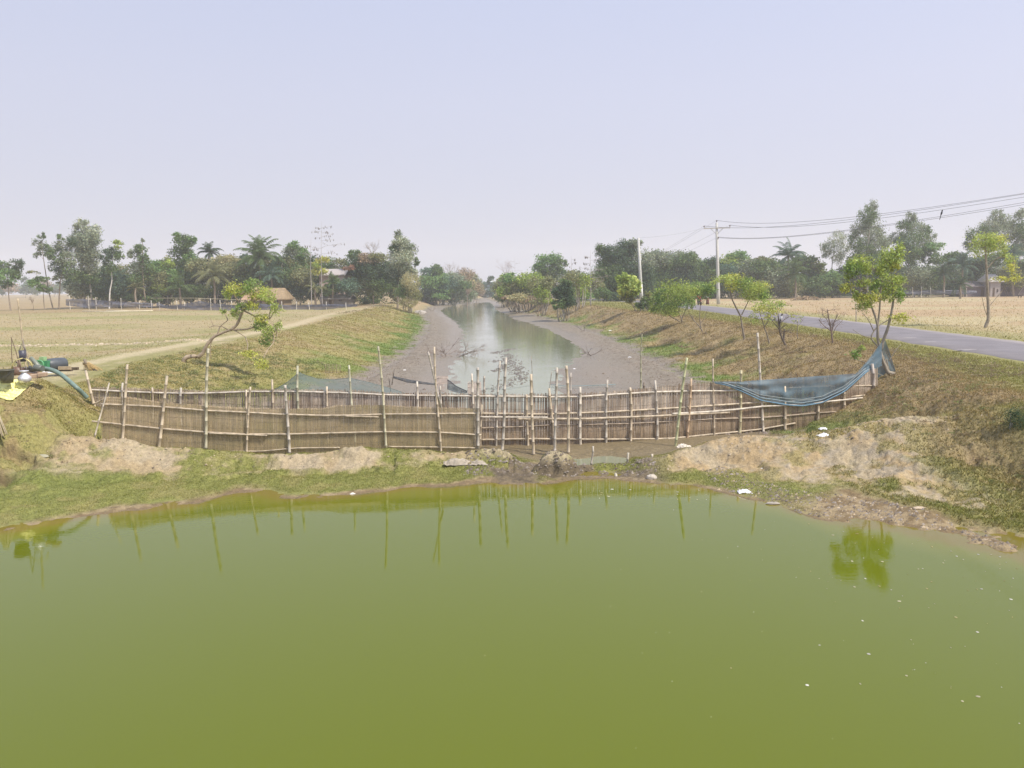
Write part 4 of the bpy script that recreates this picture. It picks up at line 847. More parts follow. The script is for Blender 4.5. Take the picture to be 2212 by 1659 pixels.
mass("hedge_tree", "shaded bush between the palms and the shed", D3 - 5, [(2062, 560, 22, 14), (2104, 580, 22, 20), (2089, 618, 28, 14), (2050, 622, 22, 12)], ['mid', 'dark'])
T("eucalyptus_tree", "large pale crowned eucalyptus behind the right roadside tree", "tree", D3, (2125, None), [(2128, 600), (2135, 540), (2148, 480)], [(2153, 468, 15, 14), (2142, 485, 23, 15), (2174, 480, 20, 16), (2116, 502, 24, 16, 0, 'mid'), (2156, 502, 34, 19), (2098, 524, 17, 17, 0, 'dark'), (2182, 502, 18, 20), (2140, 525, 26, 16)], ['euca', 'pale'], dens=1.6, tr=.22, bark=BARKP, droop=.7, asp=.3)
T("eucalyptus_tree", "eucalyptus cut by the right edge of the photo", "tree", D3 - 2, (2205, None), [(2205, 590), (2206, 520)], [(2206, 468, 12, 15), (2204, 500, 18, 20), (2212, 528, 20, 20), (2185, 545, 18, 20), (2222, 500, 18, 22)], ['euca', 'mid'], dens=1.7, droop=.7, asp=.3)
palm("coconut_palm", "palm at the right edge below the last eucalyptus", D3 - 12, 2190, 548, 36, 'blue', n=18, up=.9)
mass("hedge_tree", "mixed bushes at the right edge beyond the field", D3 - 10, [(2150, 560, 26, 14), (2185, 600, 26, 20), (2215, 598, 20, 20), (2212, 570, 16, 16)], ['mid', 'olive', 'fresh'])
mass("bush", "green thicket on the left bank where the canal narrows", 258, [(985, 622, 24, 18), (1005, 632, 20, 9), (972, 600, 18, 12), (965, 632, 18, 9)], ['mid', 'blue', 'fresh'], dens=2.2, cat="bush", stems=2)
mass("bush", "grey olive scrub left of the canal's vanishing end", 300, [(1010, 603, 20, 16), (1030, 618, 15, 15), (1034, 632, 12, 8), (1014, 630, 18, 10), (1024, 602, 14, 10)], ['euca', 'olive', 'brown'], dens=1.8, cat="bush", stems=2)
mass("bush", "light olive bush at the right side of the canal's vanishing end", 185, [(1086, 622, 18, 18), (1096, 600, 16, 12), (1081, 640, 14, 10), (1104, 636, 18, 14)], ['olive', 'lime', 'straw'], dens=1.9, cat="bush", stems=2)
mass("bush", "dry brown tangled scrub on the crest of the right bank", 142, [(1118, 643, 22, 9), (1142, 648, 22, 8), (1165, 652, 20, 7), (1190, 652, 16, 7), (1100, 645, 14, 7)], ['straw', 'brown', 'olive'], dens=1.8, cat="bush", stems=2)
# distant tree line at the far left and far right
for (u0, u1, D, lab) in [(-60, 30, 420, "hazy distant tree line at the far left horizon"), (45, 175, 470, "hazy distant tree line between the leftmost trees")]:
    mass("tree_line", lab, D, [(u0 + (u1 - u0) * (k + .5) / 6, 615 + random.uniform(-5, 4) + 8, 15, 11) for k in range(6)], ['blue', 'mid', 'brown'], cat="trees", dens=2.2, stems=1)
T("broadleaf_tree", "tiny distant tree standing alone on the left horizon", "tree", 430, (55, None), [(55, 625)], [(55, 606, 7, 8), (57, 618, 8, 8)], ['blue'], dens=2.5)
# filler woods behind both groves keep the sky from showing between the stems
def wood(label, D, u0, u1, vt, cols, step=26):
    bl = []
    for u in np.arange(u0, u1, step):
        v1 = float(np.interp(u, [a_ for a_, _ in vt], [b for _, b in vt])) + random.uniform(-4, 4)
        for v in np.arange(v1 + 14, 645, 17): bl.append((u + random.uniform(-6, 6), v, 20, 15))
    mb = MB(); leaves(mb, bl, D, D * .0019, 1.2, cols, 1.2); o = mb.build("undergrowth", M_leaf); tag(o, label, "undergrowth", kind='stuff')
wood("shaded undergrowth filling the grove on the left of the canal", 158, 165, 870, [(165, 585), (240, 575), (330, 560), (420, 560), (500, 556), (600, 552), (700, 556), (790, 562), (870, 570)], ['mid', 'dark', 'olive'])
wood("shaded undergrowth behind the hedge trees right of the road", 192, 1400, 2215, [(1400, 565), (1600, 562), (1740, 568), (1800, 585), (2000, 575), (2215, 560)], ['mid', 'dark', 'euca'])
wood("undergrowth behind the bushes on the canal's far left bank", 215, 905, 1020, [(905, 592), (960, 590), (1020, 606)], ['mid', 'euca'])
wood("undergrowth behind the feathery bush and dark tree on the right", 200, 1080, 1400, [(1080, 605), (1170, 585), (1300, 585), (1400, 575)], ['olive', 'mid'])
mass("bush", "low pale green bushes between the dark glossy bush and the podded tree", 130, [(1250, 632, 20, 14), (1238, 645, 18, 9), (1266, 640, 14, 10)], ['lime', 'olive', 'fresh'], cat="bush", dens=1.5)
mass("bush", "green bushes at the foot of the big dark tree", 150, [(1300, 636, 20, 14), (1325, 642, 20, 10), (1290, 618, 14, 16), (1350, 642, 20, 10)], ['mid', 'dark', 'olive'], cat="bush", dens=1.8)
mass("bush", "feathery yellow green bushes left of the dark glossy bush", 128, [(1170, 630, 18, 16), (1185, 612, 16, 16), (1180, 646, 16, 9), (1155, 615, 16, 14)], ['lime', 'olive'], cat="bush", dens=1.4)
# leafless trees ---------------------------------------------------------
def kapok(label, D, u, vb, vt, arms, pods=True, tr=.16):
    p = UP(u, 640, D); p = Vector((p.x, D, Hs(p.x, D))); root = empty("cotton_tree", p, label, "tree"); off = Matrix.Translation(-p); mb = MB(); top = UP(u, vt, D); pods_ = []
    limb(mb, p - Vector((0, 0, .3)), top, tr * .5, .012, (.40, .37, .34), .012, 12)
    for v, L, sg in arms:
        a_ = UP(u, v, D); e = UP(u + L * sg, v - abs(L) * random.uniform(-.05, .3), D + random.uniform(-.5, .5) * L / F * D); P = limb(mb, a_, e, tr * .16, .010, (.40, .37, .34), .05)
        for q in range(5):
            s = P[random.randrange(2, len(P))]; d = np.array([random.uniform(-1, 1), random.uniform(-1, 1), random.uniform(-.2, .8)]) * L / F * D * .3; limb(mb, s, s + d, .018, .01, (.34, .31, .26), .1, 4, 4)
            if pods:
                for _ in range(2):
                    c = s + d * random.uniform(.3, 1) - np.array([0, 0, .18]); pod = MB(); pods_.append(pod); pod.tube([c - [0, 0, .14], c, c + [0, 0, .14]], [.015, .04, .015], 5, (.16, .13, .11))
    o = mb.build("trunk", M_bark, root); o.matrix_parent_inverse = off
    for q in pods_: q.build("pod", M_bark, root)
kapok("tall leafless cotton tree with level branches and hanging pods in the left grove", 140, 695, 600, 478, [(492, 18, 1), (493, 16, -1), (501, 20, -1), (503, 16, 1), (512, 20, 1), (514, 14, -1), (520, 24, 1), (535, 50, 1), (536, 24, -1), (548, 30, 1), (550, 26, -1), (565, 30, 1)])
kapok("smaller leafless cotton tree left of the tall one", 139, 672, 600, 512, [(532, 14, -1), (540, 16, 1), (552, 20, -1), (560, 18, 1)])
kapok("leafless podded tree standing on the right canal bank", 118, 1276, 657, 541, [(556, 14, -1), (562, 18, 1), (570, 16, -1), (585, 28, 1), (584, 20, -1), (600, 44, 1), (610, 30, 1), (612, 22, -1)], tr=.15)
kapok("thin leafless tree with bare twigs behind the feathery bush", 170, 1112, 600, 556, [(566, 10, -1), (570, 12, 1), (578, 14, -1), (585, 16, 1), (592, 18, -1)], False, .08)
kapok("thin leafless tree behind the lacy tree", 140, 1234, 600, 552, [(560, 8, 1), (570, 14, 1), (576, 12, -1), (590, 16, 1)], True, .08)
def bare(label, D, u, v, L, lev=5, n=4, tr=.1, c=(.36, .31, .27), spread=.45, cat="tree", zt=None, name="bare_tree", trunk=True):
    """leafless crown of forking twigs; (u, v) is where the crown starts"""
    p = UP(u, 640, D); p = Vector((p.x, D, Hs(p.x, D))); root = empty(name, p, label, cat); off = Matrix.Translation(-p); mb = MB(); s = UP(u, v, D)
    if trunk: limb(mb, p - Vector((0, 0, .3)), s, tr, tr * .6, c, .03)
    LL = L / F * D / 2.2
    for q in range(n): twigs(mb, s, (random.uniform(-.8, .8), random.uniform(-.6, .6), 1), LL, tr * .5, lev, c, spread)
    o = mb.build("branches", M_bark, root); o.matrix_parent_inverse = off; return root
bare("leafless grey tree crown left of the tall bank eucalyptus", 152, 805, 552, 30, 5, 5)
bare("grey leafless tree above the far left bank scrub", 225, 975, 600, 32, 5, 6, .12)
bare("brownish leafless tree beside the canal's far left bend", 240, 1005, 605, 30, 5, 5, .12)
bare("faint reddish leafless tree behind the feathery bush", 200, 1095, 598, 36, 5, 5, .08, (.42, .33, .30))
bare("small leafless shrub in the open field at the far left", 138, 71, 655, 16, 4, 5, .06, (.25, .19, .14), .8, "shrub", name="bare_shrub")
bare("reddish leafless scrub at the foot of the far left bank", 205, 1010, 640, 20, 5, 6, .08, (.36, .25, .20), .8, "shrub", name="bare_shrub")
# ------------------------------------------------------------------ small trees on the banks
def wtree(name, label, D, stems, blobs, cols, size, dens, tr, bark=BARK, cat="tree", droop=.5, asp=.4, twig=0, depth=1.0, side=None):
    """stems: list of ([(u, v), ...], radius) drawn as bent limbs; first starts at the foot"""
    f = stems[0][0][0]; p0 = UP(f[0], f[1], D); p = Vector((p0.x, D, Hs(p0.x, D))); root = empty(name, p, label, cat); mb = MB(); tips = []
    for si, (pts, r) in enumerate(stems):
        W = [UP(q[0], q[1], D + (q[2] if len(q) > 2 else 0)) for q in pts]
        if si == 0: W[0] = p; W = [p - Vector((0, 0, .25))] + W
        P = np.array([tuple(q) for q in W]); dd = np.r_[0, np.cumsum(np.linalg.norm(np.diff(P, axis=0), axis=1))]; ts = np.linspace(0, dd[-1], max(8, len(W) * 5))
        Q = np.stack([np.interp(ts, dd, P[:, k]) for k in range(3)], 1)
        for _ in range(2): Q[1:-1] = (Q[:-2] + 2 * Q[1:-1] + Q[2:]) / 4
        mb.tube(Q, np.linspace(r, r * .45, len(Q)) * (1 + .04 * np.sin(np.arange(len(Q)) * 1.1)), 7, bark); tips.append(Q)
        if twig:
            for k in range(twig):
                s = Q[random.randrange(len(Q) // 3, len(Q))]; twigs(mb, s, (random.uniform(-1, 1), random.uniform(-.6, .6), random.uniform(-.1, 1)), random.uniform(.12, .3) * twig_scale, r * .22, 2, bark, .5, .05)
    if len(tips) > 1 or blobs:
        allp = np.concatenate(tips)
        for b in blobs:
            tg = np.array(tuple(UP(b[0], b[1], D + (b[4] if len(b) > 4 else 0)))); dz = np.linalg.norm(allp - tg, axis=1) + np.where(allp[:, 2] > tg[2], 1.0, 0) * .6; s = allp[int(np.argmin(dz))]
            limb(mb, s, tg, tr * .3, tr * .12, bark, .09)
            for _ in range(5):
                e2 = tg + np.array([random.uniform(-1, 1) * b[2], random.uniform(-1, 1) * b[2], random.uniform(-.4, 1) * b[3]]) * (.85 / F * D); limb(mb, tg, e2, tr * .12, tr * .05, bark, .1, 4, 4)
    mb.build("trunk", M_bark, root)
    if blobs:
        mb = MB(); leaves(mb, blobs, D, size, dens, cols, depth, droop, asp); mb.build("crown", M_leaf, root)
    return root
twig_scale = 1.0
def Dz(u, v):
    """distance at which the ray through (u, v) meets the ground"""
    a = (u - 1106.0) / F; b = -(v - 829.5) / F; d = fwd + rx * a + uy * b; d = d / d.y
    ys_ = np.arange(14, 260, .1); zz = H(d.x * ys_, ys_); ray = CAMZ + d.z * ys_; k = np.argmax(ray <= zz); return float(ys_[k])
# the tree at the fence's right end
DM = 28.3
main = wtree("small_tree", "yellow green tree with twisted stems holding the blue net at the fence's right end", DM,
    [([(1932, 822), (1918, 806), (1905, 775), (1901, 752)], .095), ([(1902, 754), (1896, 735), (1896, 702), (1889, 679), (1880, 655), (1872, 630)], .055), ([(1903, 756), (1907, 738), (1918, 709), (1927, 669), (1930, 648), (1926, 600)], .06),
     ([(1898, 750), (1884, 735), (1881, 728), (1888, 714), (1900, 702), (1914, 694), (1922, 688)], .035), ([(1881, 730), (1860, 724), (1842, 712)], .018), ([(1888, 716), (1876, 690), (1862, 676)], .022), ([(1896, 702), (1900, 670), (1902, 630), (1908, 590), (1930, 560)], .035),
     ([(1928, 826), (1920, 800), (1915, 775)], .035), ([(1924, 812), (1916, 790), (1908, 768)], .03), ([(1920, 780), (1934, 758), (1946, 744)], .022), ([(1884, 790), (1862, 780), (1845, 776)], .02), ([(1908, 812), (1885, 802), (1868, 800)], .015)],
    [(1939, 548, 15, 20), (1915, 562, 22, 18), (1932, 575, 14, 10), (1859, 564, 24, 10), (1843, 580, 19, 13), (1872, 576, 18, 12), (1836, 600, 10, 8), (1833, 622, 18, 8), (1868, 612, 18, 8), (1890, 618, 12, 14), (1926, 612, 25, 14), (1940, 600, 10, 8), (1875, 644, 24, 12), (1915, 640, 18, 11),
     (1942, 636, 12, 14), (1866, 656, 17, 13), (1852, 640, 9, 12), (1942, 686, 20, 9), (1905, 590, 14, 12), (1848, 764, 15, 8, -.5), (1862, 752, 8, 5, -.5)], ['neem', 'neem', 'neemy', 'neem', 'neemd'], .15, 1.15, .09, (.30, .26, .20), droop=.55, asp=.32, twig=0)
wtree("small_tree", "lone slim tree with thin bare trunk in the right field", 54, [([(2127, 716), (2136, 690), (2134, 640), (2130, 560), (2128, 530)], .12), ([(2135, 690), (2126, 665), (2121, 640)], .03), ([(2134, 665), (2155, 640)], .03), ([(2132, 580), (2150, 560), (2170, 550)], .05)],
    [(2126, 518, 27, 12), (2122, 536, 22, 16), (2156, 517, 20, 9), (2164, 536, 13, 12), (2176, 557, 15, 9), (2187, 578, 12, 11), (2144, 528, 14, 12), (2164, 602, 26, 5, 0, 'neemy'), (2196, 600, 10, 8)], ['neem', 'neem', 'neemy'], .22, 1.3, .10, (.28, .24, .18), droop=.5, asp=.35)
B = lambda *a: list(a)
def sh(label, stems, blobs, cols=('neem', 'neemy', 'neem'), size=None, dens=1.4, tr=.06, twig=0, name="shrub", cat="shrub", droop=.45, bark=(.25, .21, .16), D=None):
    D = D or Dz(*stems[0][0][0]); global twig_scale; twig_scale = D / 28
    return wtree(name, label, D, stems, blobs, list(cols), size or D * .0036, dens, tr, bark, cat, droop, .36, twig)
sh("tallest bright green shrub tree on the right bank with a straight lower stem", [([(1608, 733), (1603, 705), (1600, 683)], .09), ([(1601, 685), (1590, 665), (1580, 644), (1576, 622)], .06), ([(1602, 680), (1612, 660), (1622, 640)], .04)],
   [(1560, 605, 20, 9), (1585, 603, 24, 10), (1606, 613, 22, 12), (1622, 622, 26, 14), (1642, 622, 22, 12), (1652, 633, 15, 12), (1622, 640, 22, 9), (1582, 618, 18, 8), (1640, 642, 18, 8)], ('neem', 'neemy', 'neemd'), dens=1.6)
sh("drooping feathery shrub right of the tallest bank tree", [([(1662, 742), (1656, 720), (1650, 704)], .06), ([(1651, 706), (1646, 690), (1640, 672)], .035), ([(1651, 706), (1662, 690), (1668, 668)], .035)],
   [(1657, 658, 28, 10), (1641, 668, 19, 9), (1678, 655, 16, 7), (1669, 671, 20, 8), (1630, 688, 13, 7), (1660, 684, 16, 5)], ('neem', 'neemy'), dens=1.2)
sh("dark twiggy shrub with a magpie on its broken stem", [([(1697, 747), (1690, 732), (1685, 718), (1681, 682)], .08), ([(1692, 735), (1695, 710)], .07), ([(1684, 712), (1672, 698), (1664, 688)], .025), ([(1682, 700), (1695, 690), (1706, 684)], .025), ([(1686, 722), (1706, 712)], .02)],
   [(1690, 662, 18, 5), (1712, 680, 14, 4), (1672, 690, 12, 4)], ('neemd', 'neemy'), dens=.5, twig=7, bark=(.16, .13, .10))
sh("thin bare sapling on the right bank beside the magpie's shrub", [([(1723, 733), (1722, 712), (1724, 695)], .03), ([(1723, 706), (1734, 692)], .012)], [(1728, 686, 14, 4), (1716, 694, 10, 3)], ('neem',), dens=.35, twig=3)
sh("leafless upright shrub alone on the brown bank near the road", [([(1799, 742), (1796, 718), (1791, 690), (1787, 668)], .05), ([(1796, 720), (1802, 695), (1811, 678)], .035), ([(1796, 716), (1780, 704), (1768, 690)], .025), ([(1794, 708), (1786, 690), (1776, 678)], .02), ([(1798, 724), (1806, 706), (1820, 692)], .02)], [], twig=8, bark=(.20, .15, .12))
sh("broad yellow green bush overhanging the canal on the right bank", [([(1474, 697), (1471, 685), (1462, 668)], .08), ([(1472, 690), (1482, 668), (1486, 650)], .05), ([(1470, 695), (1450, 685), (1436, 672)], .05)],
   [(1450, 638, 36, 24), (1478, 632, 22, 18), (1432, 660, 24, 14), (1470, 655, 20, 14), (1412, 664, 13, 10), (1448, 672, 20, 10), (1496, 648, 12, 14), (1425, 640, 16, 14)], ('lime', 'neem', 'neemd', 'fresh'), dens=1.9, tr=.09)
sh("small dark stemmed tree before the riders with flat green top", [([(1518, 716), (1510, 704), (1500, 694), (1494, 682)], .06), ([(1514, 708), (1511, 685), (1513, 660)], .045), ([(1512, 700), (1524, 685), (1528, 668)], .03), ([(1500, 695), (1490, 680), (1484, 665)], .025)],
   [(1512, 619, 26, 9), (1497, 630, 16, 12), (1530, 628, 17, 12), (1516, 632, 18, 10), (1540, 620, 12, 8)], ('neemd', 'neem', 'fresh'), dens=1.7)
sh("bright lime sapling in front of the white utility pole", [([(1374, 673), (1366, 655), (1360, 642)], .07), ([(1372, 668), (1355, 645)], .04)], [(1345, 603, 14, 11), (1360, 617, 23, 18), (1352, 630, 19, 12), (1372, 628, 13, 14), (1356, 645, 14, 7, 0, 'olive')], ('lime', 'neem', 'neemy'), dens=1.8)
mass("bush", "dusty low bush behind the white utility pole", 92, [(1392, 655, 12, 14), (1402, 645, 12, 16), (1380, 662, 10, 8)], ['mid', 'olive'], dens=1.5, size=.16, cat="bush")
# fallen, snaking tree on the left bank
DLn = Dz(398, 782); fx = DLn
BL = (.36, .285, .20)
wtree("leaning_tree", "snaking tree growing sideways from the left bank with scattered lime leaf clumps", fx,
    [([(396, 784), (402, 772), (415, 769), (428, 772), (438, 764), (447, 745), (462, 727), (485, 717), (500, 712)], .115), ([(498, 713), (512, 702), (521, 680), (526, 668), (540, 655), (548, 638), (549, 618)], .07), ([(525, 670), (518, 655), (507, 640), (505, 618)], .05), ([(540, 655), (555, 646), (575, 640)], .04),
     ([(500, 712), (530, 712), (550, 706), (585, 714), (606, 712)], .05), ([(528, 672), (545, 680), (560, 690), (582, 689)], .04), ([(502, 711), (515, 718), (530, 728)], .035), ([(470, 722), (475, 705), (492, 692)], .035), ([(492, 712), (480, 705), (462, 703), (452, 708)], .03),
     ([(460, 728), (454, 750), (456, 775)], .03), ([(462, 705), (455, 690), (449, 682)], .02), ([(520, 636), (535, 628), (545, 612)], .04)],
    [(508, 622, 20, 10), (492, 636, 11, 9), (520, 634, 14, 8), (545, 620, 24, 12), (560, 632, 22, 12), (578, 640, 18, 12), (588, 650, 12, 8), (528, 662, 18, 8), (548, 660, 14, 10), (510, 678, 13, 11), (598, 668, 15, 10), (560, 700, 16, 12), (567, 690, 18, 9), (575, 714, 18, 10),
     (594, 705, 13, 9), (578, 735, 16, 12), (540, 765, 18, 8, -1, 'neemy'), (568, 786, 18, 9, -1.5, 'neemy'), (482, 672, 9, 6), (600, 740, 0.1, 0.1)], ['neemy', 'neem', 'neem', 'neemd'], .15, 1.35, .10, BL, "tree", .5, .36)
# dead twigs lying on the canal mud
p = G(975, 768, .05); root = empty("dead_branch", (p.x, p.y, .05), "heap of grey dead twigs lying at the water's left edge in the canal", "branch"); mb = MB()
for q in range(16): twigs(mb, (p.x + random.uniform(-1.2, 1.6), p.y + random.uniform(-1, 1), .05), (random.uniform(-1, 1), random.uniform(-1, 1), random.uniform(.1, .55)), random.uniform(.6, 1.3), .025, 3, (.27, .22, .19), .5, 0)
mb.build("twigs", M_bark, root)
for u, v, lab, s in [(935, 672, "small grey driftwood branch at the far left water edge", 1.0), (900, 683, "dark driftwood lying on the mud below the bamboo clump", .8), (1275, 768, "short pale branch on the right mud margin", .6), (1262, 716, "dry twig lying on the right mud slope", .7)]:
    p = G(u, v, .12); root = empty("dead_branch", (p.x, p.y, .12), lab, "branch"); mb = MB()
    for q in range(4): twigs(mb, p, (random.uniform(-1, 1), random.uniform(-1, 1), random.uniform(.1, .5)), s, .03, 2, (.24, .20, .17), .5, 0)
    mb.build("twigs", M_bark, root)
# raised muddy footprints across the shallow water
mb = MB()
for (pts, wd) in [([(1062, 843), (1085, 835), (1105, 828), (1125, 818), (1118, 800), (1100, 782), (1095, 765)], .55), ([(1064, 802), (1085, 795), (1088, 788)], .35), ([(1068, 782), (1076, 778)], .35), ([(1066, 764), (1078, 760)], .4), ([(1082, 760), (1104, 754)], .4), ([(1005, 845), (1040, 847)], .4)]:
    P = [G(u, v, 0) for u, v in pts]
    for a_, b_ in zip(P[:-1], P[1:]):
        n = int((b_ - a_).length * 26)
        for q in range(n):
            c = a_ + (b_ - a_) * random.random() + Vector((random.gauss(0, wd * .5), random.gauss(0, wd * .7), 0)); r = random.uniform(.04, .14)
            k = 7; an = [2 * math.pi * g / k for g in range(k)]; V = [(c.x + r * random.uniform(.7, 1.4) * math.cos(x), c.y + r * random.uniform(.7, 1.5) * math.sin(x), -.02) for x in an] + [(c.x + random.uniform(-.02, .02), c.y, random.uniform(.015, .05))]
            mb.add(V, [(g, (g + 1) % k, k) for g in range(k)], np.array(C_mud) * random.uniform(.4, .7))
M_wetmud = mat_attr("wet_mud", .4, (.7, 1.2), 12, .3, 30)
tag(mb.build("mud_clods", M_wetmud), "churned mud clods and footprints crossing the shallow canal water", "mud", kind='stuff')
# clods and crumbs on the pond bank, litter specks
def crumbs(n, sampler, r0, r1, cols, label, zoff=0, name="clods"):
    mb = MB()
    x, y = sampler(n); z = H(x, y)
    for a_, b_, c in zip(x, y, z):
        if c < .01: continue
        r = random.uniform(r0, r1) * random.choice((.6, 1, 1, 1.5)); k = 5; ph = random.random() * 6; sx_ = random.uniform(.7, 1.5)
        V = [(a_ + r * sx_ * math.cos(ph + 2 * math.pi * g / k), b_ + r * math.sin(ph + 2 * math.pi * g / k), c - .01) for g in range(k)] + [(a_ + r * .2, b_, c + r * random.uniform(.4, .9))]
        mb.add(V, [(g, (g + 1) % k, k) for g in range(k)], np.array(random.choice(cols)) * random.uniform(.7, 1.2))
    return tag(mb.build(name, M_plain), label, "soil crumbs", kind='stuff')
crumbs(2600, lambda n: (lambda x: (x, YS(x) + rng.uniform(.05, 2.1, n)))(rng.uniform(5.0, 11, n)), .012, .035, [C_soil, C_mud, C_mudd, C_mudd, C_mud], "crumbs and dry leaf bits on the muddy right shore")
crumbs(700, lambda n: (lambda x: (x, YC(x) + rng.uniform(-.9, .3, n)))(rng.uniform(3.5, 12.5, n)), .01, .03, [C_soil, C_soil, (.40, .33, .25), C_mudd], "dry clods on the bare earth ridge")
crumbs(500, lambda n: (lambda x: (x, YC(x) + rng.uniform(-.9, .2, n)))(rng.uniform(-13, -1, n)), .01, .028, [C_soil, C_soil, C_dry, C_mudd], "dry clods along the left side of the earth ridge")
crumbs(1600, lambda n: (rng.uniform(-1.3, 3.8, n), rng.uniform(20.2, 21.6, n)), .012, .04, [C_mudd, C_mudd, C_mud], "dark wet clods on the muddy dam")
crumbs(2600, lambda n: (lambda y: (XL(y) + rng.uniform(-.8, 1.6, n), y))(1 / rng.uniform(1 / 120, 1 / 28, n)), .015, .05, [C_mudd, C_mudd, C_mud], "dark clods where the left mud meets the grass")
crumbs(2600, lambda n: (lambda y: (XR(y) + rng.uniform(-1.6, .8, n), y))(1 / rng.uniform(1 / 120, 1 / 26, n)), .015, .05, [C_mudd, C_mudd, C_mud], "dark clods where the right mud meets the grass")
crumbs(2500, lambda n: (rng.uniform(-8.5, 9, n), rng.uniform(26, 60, n)), .01, .035, [C_mudd, C_mudd, C_mud], "small dark crumbs scattered on the canal mud")
crumbs(900, lambda n: (lambda x: (x, 48.5 + .02 * x - 1.0 * (fbm(x * .15, x * 0, 3, 2) - .5) + rng.normal(0, .25, n)))(rng.uniform(-45, -18, n)), .03, .085, [C_soilp, C_soilp, C_soil, C_field], "line of pale clods turned up across the left field")
crumbs(3200, lambda n: (rng.uniform(-9.5, 8.5, n), 25.3 + rng.exponential(3.2, n)), .02, .07, [C_mudd, C_mudd, (.2, .16, .13)], "dark churned mud just behind the bamboo fence")
mb = MB()
for q in range(230):
    u = 2212 - abs(random.gauss(0, 330)); v = 1085 + abs(random.gauss(0, 1)) * 230; 
    if random.random() < .25: u = random.uniform(1250, 1700); v = random.uniform(1048, 1080)
    p = G(u, v, .004)
    if p.y > float(YS(p.x)) - .1: continue
    r = random.uniform(.007, .017) * random.choice((1, 1, 2.2)) * (1 + (v - 1100) * -.0007); k = 6; ph = random.random() * 6; s2_ = random.uniform(.4, 1.3)
    V = [(p.x + r * s2_ * math.cos(ph + 2 * math.pi * g / k) * random.uniform(.6, 1.2), p.y + r * math.sin(ph + 2 * math.pi * g / k), .004) for g in range(k)] + [(p.x, p.y, .010)]
    mb.add(V, [(g, (g + 1) % k, k) for g in range(k)], np.array(random.choice([(.55, .50, .33), (.62, .60, .5), (.42, .36, .16)])) * random.uniform(.6, 1))
tag(mb.build("floating_litter", M_plain), "leaf bits and scum specks floating on the green pond", "floating bits", kind='stuff')
# weeds: leafy clumps on banks
def weeds(label, n, sampler, size, cols, dens=60):
    x, y = sampler(n); z = H(x, y); mb = MB()
    for a_, b_, c in zip(x, y, z):
        if c < .1: continue
        r = size * random.uniform(.5, 1.5) * max(1, b_ / 30) ** .5; m_ = int(dens * random.uniform(.5, 1.3)); P = np.array([a_, b_, c]) + rng.normal(size=(m_, 3)) * np.array([r, r, r * .35]) * .6; P[:, 2] = np.maximum(P[:, 2], c)
        ln = r * .38 * rng.uniform(.5, 1.2, m_); T = rng.normal(size=(m_, 3)); T /= np.linalg.norm(T, axis=1, keepdims=True); X = np.cross(T, rng.normal(size=(m_, 3))); X /= np.linalg.norm(X, axis=1, keepdims=True)
        V = np.stack([P - T * ln[:, None] / 2, P + X * ln[:, None] * .25, P + T * ln[:, None] / 2, P - X * ln[:, None] * .25], 1).reshape(-1, 3)
        cc = np.array(random.choice(cols)) * rng.uniform(.7, 1.25, m_)[:, None]; mb.add(V, np.arange(m_ * 4).reshape(-1, 4), np.repeat(cc, 4, 0))
    return tag(mb.build("weeds", M_leaf), label, "weeds", kind='stuff')
W1 = [(.27, .27, .11), (.32, .30, .15), (.21, .235, .09)]; W2 = [(.30, .24, .15), (.27, .20, .13), (.24, .21, .10), (.34, .27, .17)]
weeds("low leafy weeds on the near part of the left bank", 850, lambda n: (lambda y: (XCL(y) + rng.uniform(.2, 6.5, n), y))(1 / rng.uniform(1 / 46, 1 / 26.5, n)), .16, W1)
weeds("brown dry weeds on the right bank below the road", 900, lambda n: (lambda y: (XR(y) + rng.uniform(3.0, 9.5, n), y))(1 / rng.uniform(1 / 95, 1 / 25, n)), .17, W2)
weeds("green weeds at the right end of the fence", 260, lambda n: (rng.uniform(8.5, 14.5, n), rng.uniform(22.6, 26.5, n)), .12, W1, 50)
weeds("weeds and dry tufts on the near left mound", 160, lambda n: (rng.uniform(-16.5, -11.5, n), rng.uniform(20, 25, n)), .12, W1 + W2, 40)
weeds("scrubby weeds on the near right slope", 260, lambda n: (rng.uniform(10.5, 16.5, n), rng.uniform(15, 24, n)), .13, W1 + W2, 50)
weeds("dry weeds along the far canal banks", 500, lambda n: (lambda y, s: (np.where(s, XR(y) + rng.uniform(3, 8, n), XCL(y) + rng.uniform(-1, 3, n)), y))(rng.uniform(95, 240, n), rng.random(n) < .6), .2, W2 + W1, 40)
mass("bush", "dark shaded bush at the right edge of the near bank", 19.5, [(2195, 915, 18, 24), (2208, 940, 16, 22), (2225, 920, 18, 30), (2185, 895, 12, 12)], ['dark', 'brown', 'mid'], dens=2.2, size=.05, cat="bush", tr=.02)
mass("bush", "small grey green weed bush on the pale earth ridge", 21.3, [(2003, 935, 16, 11), (2000, 948, 12, 9)], ['olive', 'mid'], dens=2.2, size=.045, cat="bush", tr=.012, stems=4)
mass("bush", "brown twiggy brush heap behind the pale earth ridge", 24.3, [(1955, 880, 20, 14), (1975, 872, 14, 12), (1940, 893, 16, 9)], ['brown', 'brown', 'olive'], dens=1.8, size=.06, cat="bush", tr=.02)
mass("bush", "dry reddish brush heap at the edge of the right field", 152, [(1745, 650, 26, 9), (1770, 654, 16, 6), (1722, 654, 14, 6)], ['brown', 'red'], dens=2.0, size=.3, cat="brush heap")
